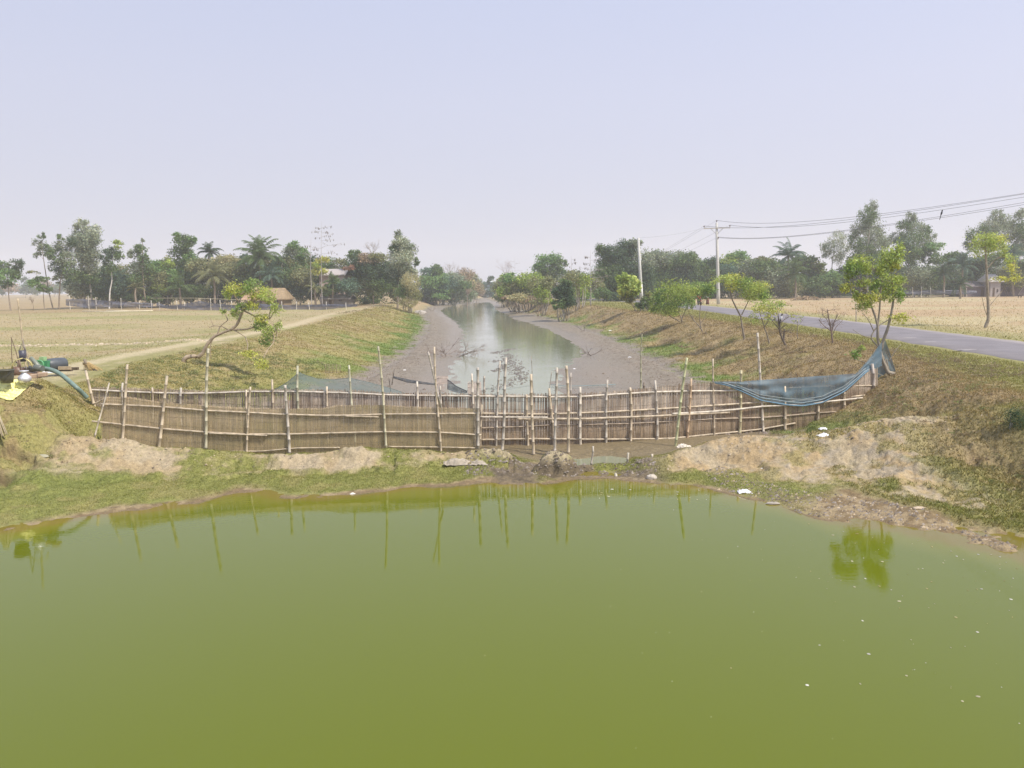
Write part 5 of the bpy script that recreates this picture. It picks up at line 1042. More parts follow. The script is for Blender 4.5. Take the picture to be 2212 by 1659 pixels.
# ------------------------------------------------------------------ utility poles and wires
def upole(label, D, u, vt, vb, r, cross=None, lean=0):
    p = UP(u + lean, vb, D); t = UP(u, vt, D); z = Hs(p.x, D); p.z = z; root = empty("utility_pole", p, label, "utility pole")
    mb = MB(); mb.tube([p - Vector((0, 0, .4)), p + (t - p) * .15, p + (t - p) * .5, t], [r * 1.35, r * 1.3, r * 1.15, r * .85], 10, (.50, .49, .45)); mb.build("shaft", M_conc, root); return root, p, t
P1, b1, t1 = upole("plain slim concrete utility pole without crossarm on the right bank", 96, 1379, 514, 664, .16, lean=8)
mb = MB(); mb.tube([b1 + Vector((.9, .2, -.2)), b1 + (t1 - b1) * .16 + Vector((.15, 0, 0))], .09, 8, (.45, .44, .41)); mb.build("prop", M_conc, P1)
mb = MB(); mb.tube([b1 + (t1 - b1) * .14, b1 + (t1 - b1) * .36], [.215, .205], 10, (.66, .65, .62)); mb.build("whitewash_band", M_conc, P1)
P2, b2, t2 = upole("taller utility pole with a crossarm and insulators beyond the road", 122, 1548, 481, 656, .20, lean=4)
ax = Vector((1, .55, 0)).normalized(); ca = t2 + (b2 - t2).normalized() * .9; ca = UP(1548, 493, 122)
A_ = 1.95
mb = MB(); mb.box(ca + Vector((0, -.18, 0)), (2 * A_, .12, .14), (.52, .48, .42), math.atan2(-.25, 1)); mb.build("crossarm", M_conc, P2)
mb = MB()
for s in (-1, 1): mb.tube([ca + Vector((s * .95, -.18 - .22 * s, 0)), ca + Vector((0, -.12, -.95))], .04, 5, (.45, .44, .42))
mb.build("brace", M_conc, P2)
ins = []
for s, z in ((-.96, .1), (.96, .1), (0, None), (.12, -1.55)):
    c = ca + Vector((s * A_ * .98, -.18 - .25 * s * A_ * .98, .1)) if z == .1 else (t2 + Vector((0, 0, .05)) if z is None else ca + Vector((.25, -.15, -1.62)))
    mb = MB(); mb.lathe([(.03, 0), (.03, .1), (.12, .12), (.09, .2), (.13, .22), (.08, .30), (.03, .34), (0, .34)], c, 10, (.22, .17, .15)); mb.build("insulator", M_paint, P2); ins.append(c + Vector((0, 0, .3)))
M_wire = mat_attr("wire", .6, (.9, 1.1), 1)
def wire(label, a_, b_, sag, r=.02, c=(.06, .06, .07), n=40):
    t = np.linspace(0, 1, n)[:, None]; A1 = np.array(tuple(a_)); B1 = np.array(tuple(b_)); P = A1 + (B1 - A1) * t; P[:, 2] -= (4 * sag * t * (1 - t))[:, 0]
    rr = r * .55 * np.maximum(P[:, 1] / 60, .55); mb = MB(); mb.tube(P, rr, 4, c); o = mb.build("power_line", M_wire, None, A1); tag(o, label, "power line", "power lines strung from the crossarm pole"); return P
DR = 34.0
W = []
for i_, (c, v, lab) in enumerate([(ins[2], 388, "topmost power line running from the pole top out of frame to the right"), (ins[0], 391, "second power line from the crossarm's left insulator to the right frame edge"), (ins[1], 399, "third power line from the crossarm's right insulator to the right frame edge"), (ins[3], 412, "fourth power line from below the crossarm, carrying the bird"), (ins[3] + Vector((0, 0, -.1)), 418, "lowest power line from below the crossarm to the right frame edge")]):
    e = UP(2212, v, DR); e2 = Vector(tuple(c)) + (e - Vector(tuple(c))) * 1.18; W.append(wire(lab, c, e2, 1.1 - .05 * i_))
for c, (u, v), lab in [(ins[2], (1080, 642), "power line sagging from the pole top away down the canal"), (ins[0], (1075, 643), "power line from the crossarm's left end away down the canal"), (ins[1], (1070, 626), "power line from the crossarm's right end towards the far trees"), (ins[3], (1066, 628), "lower power line towards the far trees")]:
    wire(lab, c, UP(u, v, 330), 6.0, .012, (.30, .30, .32))
wire("thin wire joining the plain pole to the crossarm pole", t1, ca + Vector((-1, 0, .3)), .3, .012, (.30, .30, .32))
def bird(label, c, s, cols, facing=1):
    root = empty("bird", c, label, "bird"); mb = MB(); c = np.array(tuple(c)); f = facing
    mb.tube([c + np.array([-.05 * f, 0, -.22]) * s, c + np.array([-.03 * f, 0, -.02]) * s, c + np.array([0, 0, .05]) * s, c + np.array([.02 * f, 0, .14]) * s, c + np.array([.03 * f, 0, .20]) * s, c + np.array([.04 * f, 0, .25]) * s], np.array([.012, .03, .055, .062, .04, .03]) * s, 8, [cols[0], cols[0], cols[1], cols[1], cols[0], cols[0]]); mb.build("body", M_plain, root)
    mb = MB(); mb.lathe([(.0, -.04), (.03, -.025), (.042, 0), (.03, .03), (0, .042)], c + np.array([.05 * f, 0, .27]) * s, 8, cols[0]) if s < 1.5 else None
    mb.tube([c + np.array([.04 * f, 0, .27]) * s, c + np.array([.075 * f, 0, .27]) * s, c + np.array([.12 * f, 0, .26]) * s], np.array([.036, .03, .004]) * s, 7, cols[0]); mb.build("head", M_plain, root)
    mb = MB(); mb.tube([c + np.array([-.02 * f, 0, -.0]) * s, c + np.array([-.07 * f, 0, -.2]) * s, c + np.array([-.10 * f, 0, -.36]) * s], np.array([.02, .025, .018]) * s, 5, cols[0]); mb.build("tail", M_plain, root)
k = int(np.argmin([abs((UPu - 2053)) for UPu in [1106 + F * ((np.array(q) - [0, 0, CAMZ]) @ np.array(tuple(rx))) / ((np.array(q) - [0, 0, CAMZ]) @ np.array(tuple(fwd))) for q in W[3]]]))
bird("dark bird perched on the fourth power line", Vector(tuple(W[3][k])) + Vector((0, 0, .08)), .75, [(.03, .03, .035), (.04, .04, .05)])
D_ = Dz(1697, 747); bird("black and white magpie perched in the twiggy shrub on the bank", UP(1687, 690, D_ - .15), 1.1, [(.03, .03, .035), (.7, .7, .7)])
# ------------------------------------------------------------------ houses and net fences
M_thatch = mat_attr("thatch", .95, (.7, 1.25), 3, .5, 12)
def house(name, label, D, u0, u1, v_eave, v_ridge, wallc, roofc, depth=5.0, hip=False, vb=None, roofmat=None, cat="hut"):
    a_ = UP(u0, v_eave, D); b_ = UP(u1, v_eave, D); zb = Hs((a_.x + b_.x) / 2, D); ze = a_.z; zr = UP((u0 + u1) / 2, v_ridge, D).z; x0, x1 = a_.x, b_.x; root = empty(name, ((x0 + x1) / 2, D, zb), label, cat)
    mb = MB(); t = .12
    mb.box(((x0 + x1) / 2, D, (zb + ze) / 2), (x1 - x0, t, ze - zb), wallc); mb.box(((x0 + x1) / 2, D + depth, (zb + ze) / 2), (x1 - x0, t, ze - zb), wallc)
    for x in (x0, x1): mb.box((x, D + depth / 2, (zb + ze) / 2), (t, depth - t - .01, ze - zb - .01), wallc)
    mb.build("wall", M_conc, root)
    mb = MB(); e = .5; mx = (x1 - x0) * .22 if hip else 0; y0, y1, ym = D - e, D + depth + e, D + depth / 2
    V = [(x0 - e, y0, ze - .15), (x1 + e, y0, ze - .15), (x1 + e, y1, ze - .15), (x0 - e, y1, ze - .15), (x0 - e + mx, ym, zr), (x1 + e - mx, ym, zr)]; V2 = [(x, y, z - .18) for x, y, z in V]
    mb.add(V + V2, [(0, 1, 5, 4), (2, 3, 4, 5), (1, 2, 5), (3, 0, 4), (6, 10, 11, 7), (8, 11, 10, 9), (7, 11, 8), (9, 10, 6), (0, 6, 7, 1), (1, 7, 8, 2), (2, 8, 9, 3), (3, 9, 6, 0)], roofc); mb.build("roof", roofmat or M_thatch, root)
    mb = MB(); dx = (x1 - x0) * .12; mb.box((x0 + (x1 - x0) * .35, D - .08, zb + .95), (dx * 1.6, .06, 1.9), (.10, .07, .05)); mb.build("door", M_plain, root)
    mb = MB(); mb.box((x0 + (x1 - x0) * .7, D - .08, zb + 1.3), (dx, .06, .7), (.08, .06, .05)); mb.build("window", M_plain, root); return root
house("thatched_hut", "golden thatched hut half hidden behind the snaking tree", 139, 565, 612, 644, 622, (.26, .20, .13), (.31, .225, .13), 5, True)
house("thatched_hut", "second brown thatched hut left of the golden one", 141, 528, 562, 645, 620, (.30, .23, .16), (.42, .27, .18), 5, True)
house("pink_house", "pale pink walled house with grey tin roof seen through the trees", 147, 690, 742, 592, 580, (.50, .38, .34), (.40, .36, .34), 6, False, cat="house", roofmat=M_conc)
house("tin_house", "low tin sided house behind the bushes below the pink wall", 143, 696, 752, 643, 636, (.20, .18, .16), (.24, .22, .20), 5, False, cat="house", roofmat=M_conc)
house("low_shed", "long dark low shed beyond the right field", 168, 2085, 2222, 617, 606, (.15, .12, .13), (.20, .17, .17), 6, False, cat="shed", roofmat=M_conc)
house("small_hut", "small hut with pale pyramid tin roof beside the shed", 166, 2140, 2162, 606, 592, (.36, .32, .30), (.50, .47, .45), 4, True, cat="hut", roofmat=M_conc)
house("far_building", "small far building with a pale roof at the canal's end", 352, 1052, 1068, 612, 606, (.30, .38, .40), (.60, .62, .62), 6, False, cat="building", roofmat=M_conc)
def netfence(label, D0, D1, u0, u1, top, bot, mat, posts, col=(.62, .58, .5)):
    Df = lambda u: D0 + (D1 - D0) * (u - u0) / (u1 - u0); p = UP(u0, 650, D0); root = empty("net_fence", (p.x, D0, Hs(p.x, D0)), label, "fence")
    mb, nm, mt = sheet("net", mat, top, bot, Df, None, 90, 7, .5, seed=4); mb.build("net", mt, root)
    for pu in posts:
        D = Df(pu); q = UP(pu, 650, D); z = Hs(q.x, D - .1); tv = float(pl(top)(pu)) - random.uniform(3, 9); mb = MB(); e = UP(pu + random.uniform(-2, 1), tv, D - .1); limb(mb, (q.x, D - .1, z - .2), e, .06, .04, col, .02, 6, 5); mb.build("post", M_bark, root)
netfence("dark netting fence around the left end of the left grove", 138, 136, 142, 330, [(142, 646), (180, 646), (240, 650), (330, 655)], [(142, 660), (190, 665), (240, 663), (330, 663)], Mn_grey, [151, 192, 208, 262, 300, 326])
netfence("long blue grey netting fence in front of the huts", 128, 112, 338, 772, [(338, 654), (360, 660), (400, 656), (430, 650), (470, 656), (520, 660), (560, 656), (640, 660), (700, 657), (772, 658)], [(338, 663), (370, 668), (450, 670), (520, 672), (580, 674), (640, 672), (700, 669), (772, 662)], Mn_grey, [345, 383, 398, 455, 476, 500, 530, 585, 610, 640, 668, 705, 748])
mb = MB(); mb.tube([UP(325, 644, 128), UP(420, 644, 126), UP(475, 646, 125), UP(560, 650, 121)], .04, 5, (.5, .45, .3)); tag(mb.build("bamboo_rail", M_bamboo), "long thin bamboo rail running above the blue grey netting fence", "rail")
mb = MB(); mb.tube([UP(178, 672, 119), UP(240, 673, 118.5), UP(330, 671, 118)], .06, 5, (.75, .68, .5)); mb.tube([UP(230, 671, 119.5), UP(300, 672, 119)], .05, 5, (.75, .68, .5)); tag(mb.build("bamboo_stack", M_bamboo), "pale cut bamboo poles lying on the dike before the left grove", "bamboo poles")
netfence("dark netting fence along the far side of the right field", 165, 163, 1940, 2110, [(1940, 628), (2030, 626), (2110, 628)], [(1940, 636), (2110, 636)], Mn_grey, [1950, 1972, 1990, 2010, 2040, 2062, 2088])
for u, v, t, lab in [(1850, 690, 655, "lone weathered fence post in the right field left of the tree"), (1275, 655, 640, "short fence stick on the far right bank"), (1206, 655, 625, "thin upright stick at the far right bank edge")]:
    D = 62 if u == 1850 else 118; q = UP(u, v, D); mb = MB(); z = Hs(q.x, D); limb(mb, (q.x, D, z - .2), UP(u - 1, t, D), .05, .035, (.42, .36, .28), .02, 6, 5); tag(mb.build("fence_post", M_bark, None, (q.x, D, z)), lab, "post")
# mooring stones / boat like heap on the canal mud
def stone(label, u, v, z, r, c, sq=(1.4, 1, .6), name="stone", cat="stone"):
    p = G(u, v, z); z = Hs(p.x, p.y); bm_v = []; n = 10; m_ = 6; mb = MB(); prof = []
    V = []; rs = random.randint(1, 99)
    for i_ in range(m_ + 1):
        th = math.pi * i_ / m_
        for j_ in range(n):
            ph = 2 * math.pi * j_ / n; k = 1 + .35 * (float(vn(np.array(i_ * 1.3 + rs), np.array(j_ * 1.1 if j_ < n / 2 else (n - j_) * 1.1), rs)) - .5); V.append((p.x + r * k * sq[0] * math.sin(th) * math.cos(ph), p.y + r * k * sq[1] * math.sin(th) * math.sin(ph), z + r * .25 + r * k * sq[2] * math.cos(th)))
    i = np.arange(m_)[:, None] * n; j = np.arange(n)[None, :]; kk = (j + 1) % n; mb.add(V, np.stack([i + j, i + n + j, i + n + kk, i + kk], -1).reshape(-1, 4), c, False); o = mb.build(name, M_conc, None, (p.x, p.y, z)); return tag(o, label, cat)
stone("weathered clod or stone at the canal's left water edge", 907, 680, .15, .8, (.42, .38, .33))
stone("flat grey stone lying in the grass at the lower left", 92, 1011, .3, .13, (.33, .31, .22), (1.5, 1, .45))
stone("pale rounded stone at the water's edge below the dam", 1408, 1036, .02, .12, (.52, .46, .38), (1.2, .8, .7))
stone("small cream stone standing at the pond edge", 1330, 1028, .02, .06, (.62, .57, .46), (.7, .7, 1.3))
stone("flat pale brick on the right shore above the mud", 1988, 1087, .3, .09, (.50, .40, .28), (1.7, .8, .4))
stone("grey flat stone near the white bag on the right shore", 1670, 1075, .15, .09, (.35, .31, .26), (1.8, .8, .4))
def bag(label, u, v, zg, s, c=(.82, .82, .84), name="plastic_bag", cat="plastic bag"):
    D = Dz(u, v) if v < 1000 or True else 20; p = UP(u, v, D); z = Hs(p.x, D); n, m_ = 16, 12; V = []; sd = random.randint(1, 99)
    for i_ in range(n):
        for j_ in range(m_):
            a_, b_ = i_ / (n - 1) - .5, j_ / (m_ - 1) - .5; hgt = max(0, .25 - a_ * a_ - b_ * b_) * 1.6 + .5 * abs(float(vn(np.array(a_ * 9 + sd), np.array(b_ * 9), sd)) - .5)
            ed = 1 + .5 * (float(vn(np.array(a_ * 4 + sd), np.array(b_ * 4 + 7), sd + 1)) - .5); V.append((p.x + a_ * s * 1.9 * ed, D + b_ * s * 1.1 * ed, z - .01 + hgt * s))
    i = np.arange(n - 1)[:, None] * m_; j = np.arange(m_ - 1)[None, :]; mb = MB(); mb.add(V, np.stack([i + j, i + m_ + j, i + m_ + j + 1, i + j + 1], -1).reshape(-1, 4), c, False)
    o = mb.build(name, M_plain, None, (p.x, D, z)); sm_ = o.modifiers.new("thickness", 'SOLIDIFY'); sm_.thickness = .004; return tag(o, label, cat)
bag("crumpled white plastic bag at the pond's right shore", 1608, 1065, 0, .17)
bag("upper of two crumpled white bags on the green patch by the fence", 1777, 929, 0, .15)
bag("lower of two crumpled white bags on the earth ridge by the fence", 1780, 943, 0, .17)
bag("dirty white cloth bag lying in mud at the leaning pole's foot", 1476, 966, 0, .22, (.62, .56, .47))
bag("tiny white plastic scrap on the grass above the right shore", 1646, 1015 - 0, 0, .05)
bag("small white plastic piece among grass at the left shore", 762, 1068, 0, .07, (.7, .68, .6))
bag("small bright litter piece on the right mud margin", 1318, 715, 0, .2, (.75, .74, .72))
bag("white litter scrap on the right canal bank slope", 1360, 772, 0, .13, (.72, .72, .72))
bag("white scrap on the mud beside the twig heap", 1241, 797, 0, .09, (.78, .78, .78))
bag("white litter on the left mud margin", 874, 800, 0, .10, (.72, .70, .68))
bag("torn beige cloth lying crumpled on the muddy bank", 985, 1002, 0, .34, (.37, .32, .25), "torn_cloth", "cloth"); bag("strip of torn beige sack lying right of the crumpled cloth", 1034, 1004, 0, .22, (.38, .33, .26), "torn_cloth", "cloth")
# burrow holes in the ridge
mb = MB()
# ------------------------------------------------------------------ the pump corner at the left
M_tarp = mat_attr("tarp", .5, (.92, 1.08), 5, .15, 12, .4)
p = UP(40, 840, 21.6); root = empty("yellow_tarp", (p.x, 21.6, Hs(p.x, 21.6)), "bright yellow plastic sheet spread over the mound at the left edge", "tarp")
tp_ = [(-45, 835), (-10, 826), (25, 822), (48, 808), (72, 806), (75, 822)]
out_t = pl([(-50, 826), (20, 825), (30, 820), (42, 819), (60, 823), (74, 823)]); out_b = pl([(-50, 866), (0, 861), (20, 864), (30, 862), (45, 849), (56, 839), (64, 832), (74, 826)]); mb = MB(); V = []; n, m_ = 50, 26
for i_ in range(n):
    u = -50 + 124 * i_ / (n - 1)
    for j_ in range(m_):
        t = j_ / (m_ - 1); v = float(out_t(u)) + (float(out_b(u)) - float(out_t(u))) * t; D = min(24.2, Dz(u, v)) - .10; q = UP(u, v, D); q.z += .04 * (float(vn(np.array(u * .12), np.array(t * 6), 3)) - .5); V.append(tuple(q))
i = np.arange(n - 1)[:, None] * m_; j = np.arange(m_ - 1)[None, :]; mb.add(V, np.stack([i + j, i + m_ + j, i + m_ + j + 1, i + j + 1], -1).reshape(-1, 4), (.92, .88, .36), True); o = mb.build("sheet", M_tarp, root); o.modifiers.new("thickness", 'SOLIDIFY').thickness = .01
Vg = np.array(V)
def atp(u, v, D): return UP(u, v, D)
def sc_(D): return D / F
D = min(24.0, Dz(15, 829)) - .35
# black basket-bucket
c = atp(15, 827, D); root = empty("bucket", c, "large dark bucket standing behind the yellow sheet", "bucket"); k = sc_(D)
mb = MB(); mb.lathe([(0, 0), (12 * k, 0), (14 * k, 12 * k), (15.5 * k, 26 * k), (16.8 * k, 27 * k), (16.8 * k, 29 * k), (14.8 * k, 29 * k), (12 * k, 6 * k), (0, 5 * k)], c, 24, (.085, .08, .055)); mb.build("body", M_paint, root)
mb = MB(); mb.tube([c + Vector((-16 * k, -.04, 28 * k)), c + Vector((-11 * k, -.2, 17 * k)), c + Vector((0, -.25, 13 * k)), c + Vector((11 * k, -.2, 17 * k)), c + Vector((16 * k, -.04, 28 * k))], .008, 5, (.05, .05, .05)); mb.build("handle", M_paint, root)
# aluminium pot
Dpot = min(24.0, Dz(54, 829)) - .3; c = atp(54, 827, Dpot); root = empty("water_pot", c, "round dented aluminium water pot on the yellow sheet", "pot"); k = sc_(Dpot)
prof = [(0, 0), (8, .5), (12, 4), (13.6, 9), (12.8, 13), (9, 17), (6, 19.5), (5.4, 22), (6.8, 24.5), (9.2, 25.5), (9.2, 26.8), (6.0, 26.3), (4.5, 23), (4.5, 20)]; mb = MB(); mb.lathe([(a_ * k, b_ * k) for a_, b_ in prof], c, 28, (.74, .73, .74)); mb.build("body", M_alu, root)
# hanging pail and its stick tripod
Dp = 25.2; root = empty("stick_tripod", atp(50, 800, Dp), "bamboo stick tripod rising behind the bucket", "tripod")
for pts, r, cc in [([(57, 800), (50, 745), (44, 690), (38, 645)], .022, (.52, .42, .28)), ([(46, 745), (38, 790), (34, 800)], .012, (.5, .46, .3)), ([(48, 735), (56, 760), (63, 790)], .014, (.5, .46, .3)), ([(48, 730), (60, 775), (64, 800)], .02, (.35, .3, .24))]:
    mb = MB(); bpath(mb, [atp(u, v, Dp) for u, v in pts], r, cc); mb.build("leg", M_bamboo, root)
c = atp(50, 781, Dp - .15); k = sc_(Dp); root = empty("hanging_pail", c, "small dark pail hanging from the stick tripod", "pail")
mb = MB(); mb.lathe([(0, 0), (5.5 * k, 0), (6.5 * k, 12 * k), (7.3 * k, 24 * k), (6.8 * k, 24 * k), (5 * k, 2 * k), (0, 2 * k)], c, 18, (.07, .07, .09)); mb.build("body", M_paint, root)
mb = MB(); mb.tube([c + Vector((-7 * k, 0, 24 * k)), c + Vector((-3 * k, 0, 31 * k)), c + Vector((0, 0, 38 * k)), c + Vector((4 * k, 0, 30 * k)), c + Vector((7 * k, 0, 24 * k))], .008, 5, (.1, .1, .1)); mb.build("handle", M_paint, root)
for pts, lab in [([(28, 800), (25, 765), (25, 731)], "thin upright dark rod left of the hanging pail"), ([(45, 800), (34, 758), (24, 728)], "thin slanting dark rod crossing the upright one")]:
    mb = MB(); mb.tube([atp(u, v, 23.6) for u, v in pts], .012, 5, (.16, .12, .08)); q0 = atp(*pts[0], 23.6); tag(mb.build("rod", M_bark, None, q0), lab, "rod")
# pump with elbow and hose
Dq = 24.3; c = atp(55, 800, Dq); root = empty("water_pump", c, "rusty diesel water pump feeding a thick grey hose", "pump")
mb = MB(); mb.box(atp(44, 812, Dq), (.34, .45, .22), (.10, .07, .055)); mb.box(atp(47, 801, Dq), (.22, .30, .20), (.16, .10, .07)); mb.box(atp(66, 808, Dq - .02), (.30, .5, .10), (.34, .22, .14)); mb.lathe([(0, -.1), (.17, -.1), (.17, .1), (0, .1)], atp(36, 804, Dq - .3), 20, (.15, .09, .06), Matrix.Rotation(R(90), 3, 'X')); mb.build("engine_block", M_paint, root)
mb = MB(); mb.tube([atp(42, 800, Dq - .2), atp(42, 787, Dq - .2), atp(39, 779, Dq - .2), atp(36, 783, Dq - .2)], .05, 8, (.24, .17, .12)); mb.tube([atp(56, 805, Dq), atp(57, 792, Dq)], .03, 8, (.10, .09, .08)); mb.tube([atp(50, 800, Dq), atp(52, 795, Dq), atp(56, 796, Dq)], .05, 8, (.12, .10, .08)); mb.tube([atp(30, 818, Dq), atp(60, 818, Dq)], .035, 8, (.08, .07, .06)); mb.build("exhaust_pipe", M_paint, root)
mb = MB(); mb.tube([atp(66, 797, Dq - .1), atp(80, 795, Dq - .15), atp(92, 796, Dq - .2)], [.10, .11, .095], 12, (.12, .13, .11)); mb.tube([atp(86, 795, Dq - .1), atp(77, 784, Dq), atp(66, 772, Dq)], [.075, .07, .055], 10, (.22, .24, .19)); mb.tube([atp(68, 800, Dq), atp(74, 796, Dq), atp(78, 800, Dq)], .06, 8, (.30, .26, .22)); mb.build("elbow", M_paint, root)
hp = [(90, 796, 24.4), (104, 797, 24.3), (120, 802, 24.2), (135, 811, 24.1), (150, 824, 24.0), (165, 837, 23.8), (178, 849, 24.0), (188, 859, 24.1)]
P = np.array([tuple(atp(*q)) for q in hp]); t = np.linspace(0, len(P) - 1, 60); Q = np.stack([np.interp(t, np.arange(len(P)), P[:, k]) for k in range(3)], 1)
for _ in range(6): Q[1:-1] = (Q[:-2] + 2 * Q[1:-1] + Q[2:]) / 4
mb = MB(); mb.tube(Q, .068 + .003 * np.sin(np.arange(60) * 2.2), 12, (.17, .235, .195)); o = mb.build("hose", M_paint, None, Q[0]); tag(o, "thick grey green suction hose curving down from the pump to the water", "hose")
mb = MB(); mb.tube([atp(u, v, 23.0) for u, v in [(25, 798), (27, 786), (34, 778), (48, 774), (58, 776), (66, 783), (70, 792)]], .018, 7, (.55, .47, .20)); o = mb.build("small_hose", M_paint, None, atp(25, 798, 23)); tag(o, "thin yellowish hose looping over the pump", "hose")
# oil drum on its side with blue end and green cans
Dd = 28.6; c = atp(121, 787, Dd); root = empty("oil_drum", c, "black drum with blue end lying on its side on a wooden sledge", "drum"); k = sc_(Dd)
mt = Matrix.Rotation(R(-28), 3, 'Z') @ Matrix.Rotation(R(90), 3, 'X'); mb = MB(); mb.lathe([(0, -.34), (12 * k, -.34), (13.2 * k, -.30), (14 * k, -.1), (14 * k, .1), (13.2 * k, .30), (12 * k, .34), (0, .34)], c, 22, (.075, .085, .095), mt); mb.build("body", M_paint, root)
mb = MB(); mb.lathe([(0, .05), (4 * k, .05), (4.2 * k, 0), (8.4 * k, .02), (9 * k, 0), (9 * k, .16), (0, .16)], c + Vector((-.25, -.44, -.04)), 20, (.03, .22, .40), mt @ Matrix.Rotation(math.pi, 3, 'X')); mb.build("blue_cap", M_paint, root)
mb = MB(); mb.box(c + Vector((.12, -.05, -.20)), (.95, .14, .10), (.12, .09, .06)); mb.box(c + Vector((.12, .35, -.20)), (.95, .14, .10), (.12, .09, .06)); mb.box(c + Vector((.42, -.2, -.12)), (.45, .06, .12), (.42, .33, .22)); mb.build("sledge", M_plain, root)
c = atp(102, 797, 28.2); root = empty("green_engine", c, "small green painted engine beside the black drum", "engine"); mb = MB(); mb.box(c + Vector((-.05, 0, .13)), (.30, .30, .34), (.05, .22, .10)); mb.box(c + Vector((-.12, 0, .36)), (.16, .2, .16), (.30, .46, .22)); mb.build("body", M_paint, root)
mb = MB(); mb.lathe([(0, -.03), (.15, -.03), (.17, -.02), (.17, .02), (.15, .03), (.12, .01), (0, .01)], c + Vector((-.16, -.18, .18)), 20, (.12, .34, .16), Matrix.Rotation(R(90), 3, 'X')); mb.build("flywheel", M_paint, root)
bag("clear plastic bag on the ground by the green engine", 112, 806, 0, .14, (.66, .68, .70)); bag("pale flat sack lying by the pump hose", 98, 806, 0, .16, (.60, .60, .56))
for q, (u, v, w_, lab) in enumerate([(78, 812, .28, "brown brick block under the pump's elbow"), (92, 809, .22, "pale wooden block right of the pump")]):
    c = atp(u, v, 23.1); mb = MB(); mb.box(c, (w_, .2, .12), (.40, .29, .20), .2); o = mb.build("block", M_plain, None, c); b = o.modifiers.new("edge", 'BEVEL'); b.width = .012; tag(o, lab, "block")
# straw sheaf with post
Ds = Dz(200, 800); c = atp(200, 797, Ds); root = empty("straw_sheaf", c, "bundle of golden straw leaning on a short log on the levee path", "straw"); mb = MB()
for q in range(140):
    a_ = atp(183 + random.uniform(-5, 5), 785 + random.uniform(-2, 3), Ds); d = atp(205 + random.gauss(0, 9), 800 + random.gauss(0, 3.5), Ds + random.uniform(-.3, .3)); mb.tube([a_, (a_ + d) / 2 + Vector((0, 0, random.uniform(.02, .12))), d], .007, 3, np.array((.58, .42, .19)) * random.uniform(.6, 1.2))
mb.build("straw", M_plain, root); mb = MB(); mb.tube([atp(182, 776, Ds), atp(188, 788, Ds), atp(196, 797, Ds)], [.06, .06, .05], 8, (.27, .22, .16)); mb.tube([atp(200, 796, Ds - .1), atp(212, 805, Ds - .2)], .06, 8, (.07, .07, .08)); mb.build("log", M_bark, root)
# reed bundle at the left edge
root = empty("reed_bundle", atp(5, 935, 20.6), "bundle of pale dry reeds propped upright at the left edge", "reeds"); mb = MB()
for q in range(70):
    b_ = random.uniform(-30, 16); a_ = atp(-14 + b_ * .25, 872 + abs(random.gauss(0, 4)), 21.0); d = atp(b_, 938 + random.uniform(-3, 6), 20.6 + random.uniform(-.2, .2)); mb.tube([a_, (a_ + d) / 2, d], .009, 4, np.array((.55, .46, .31)) * random.uniform(.6, 1.15))
mb.build("stalks", M_plain, root)
# ------------------------------------------------------------------ people on the road
M_skin = mat_attr("skin", .6, (.95, 1.05), 5); M_cloth = mat_attr("cloth", .9, (.85, 1.1), 5)
def skin_body(name, joints, edges, mat, root, col):
    me = bpy.data.meshes.new(name); me.from_pydata([j[:3] for j in joints], edges, []); o = bpy.data.objects.new(name, me); sc.collection.objects.link(o); o.parent = root; o.matrix_parent_inverse = Matrix.Translation(-root.location)
    s = o.modifiers.new("skin", 'SKIN'); me.skin_vertices or None
    for q, j in zip(me.skin_vertices[0].data, joints): q.radius = (j[3], j[4] if len(j) > 4 else j[3])
    me.skin_vertices[0].data[0].use_root = True
    o.modifiers.new("sub", 'SUBSURF').render_levels = 1; ma = new_mat(name + "_" + str(col)); ma[2].inputs["Base Color"].default_value = (*col, 1); ma[2].inputs["Roughness"].default_value = .75; me.materials.append(ma[0]); return o
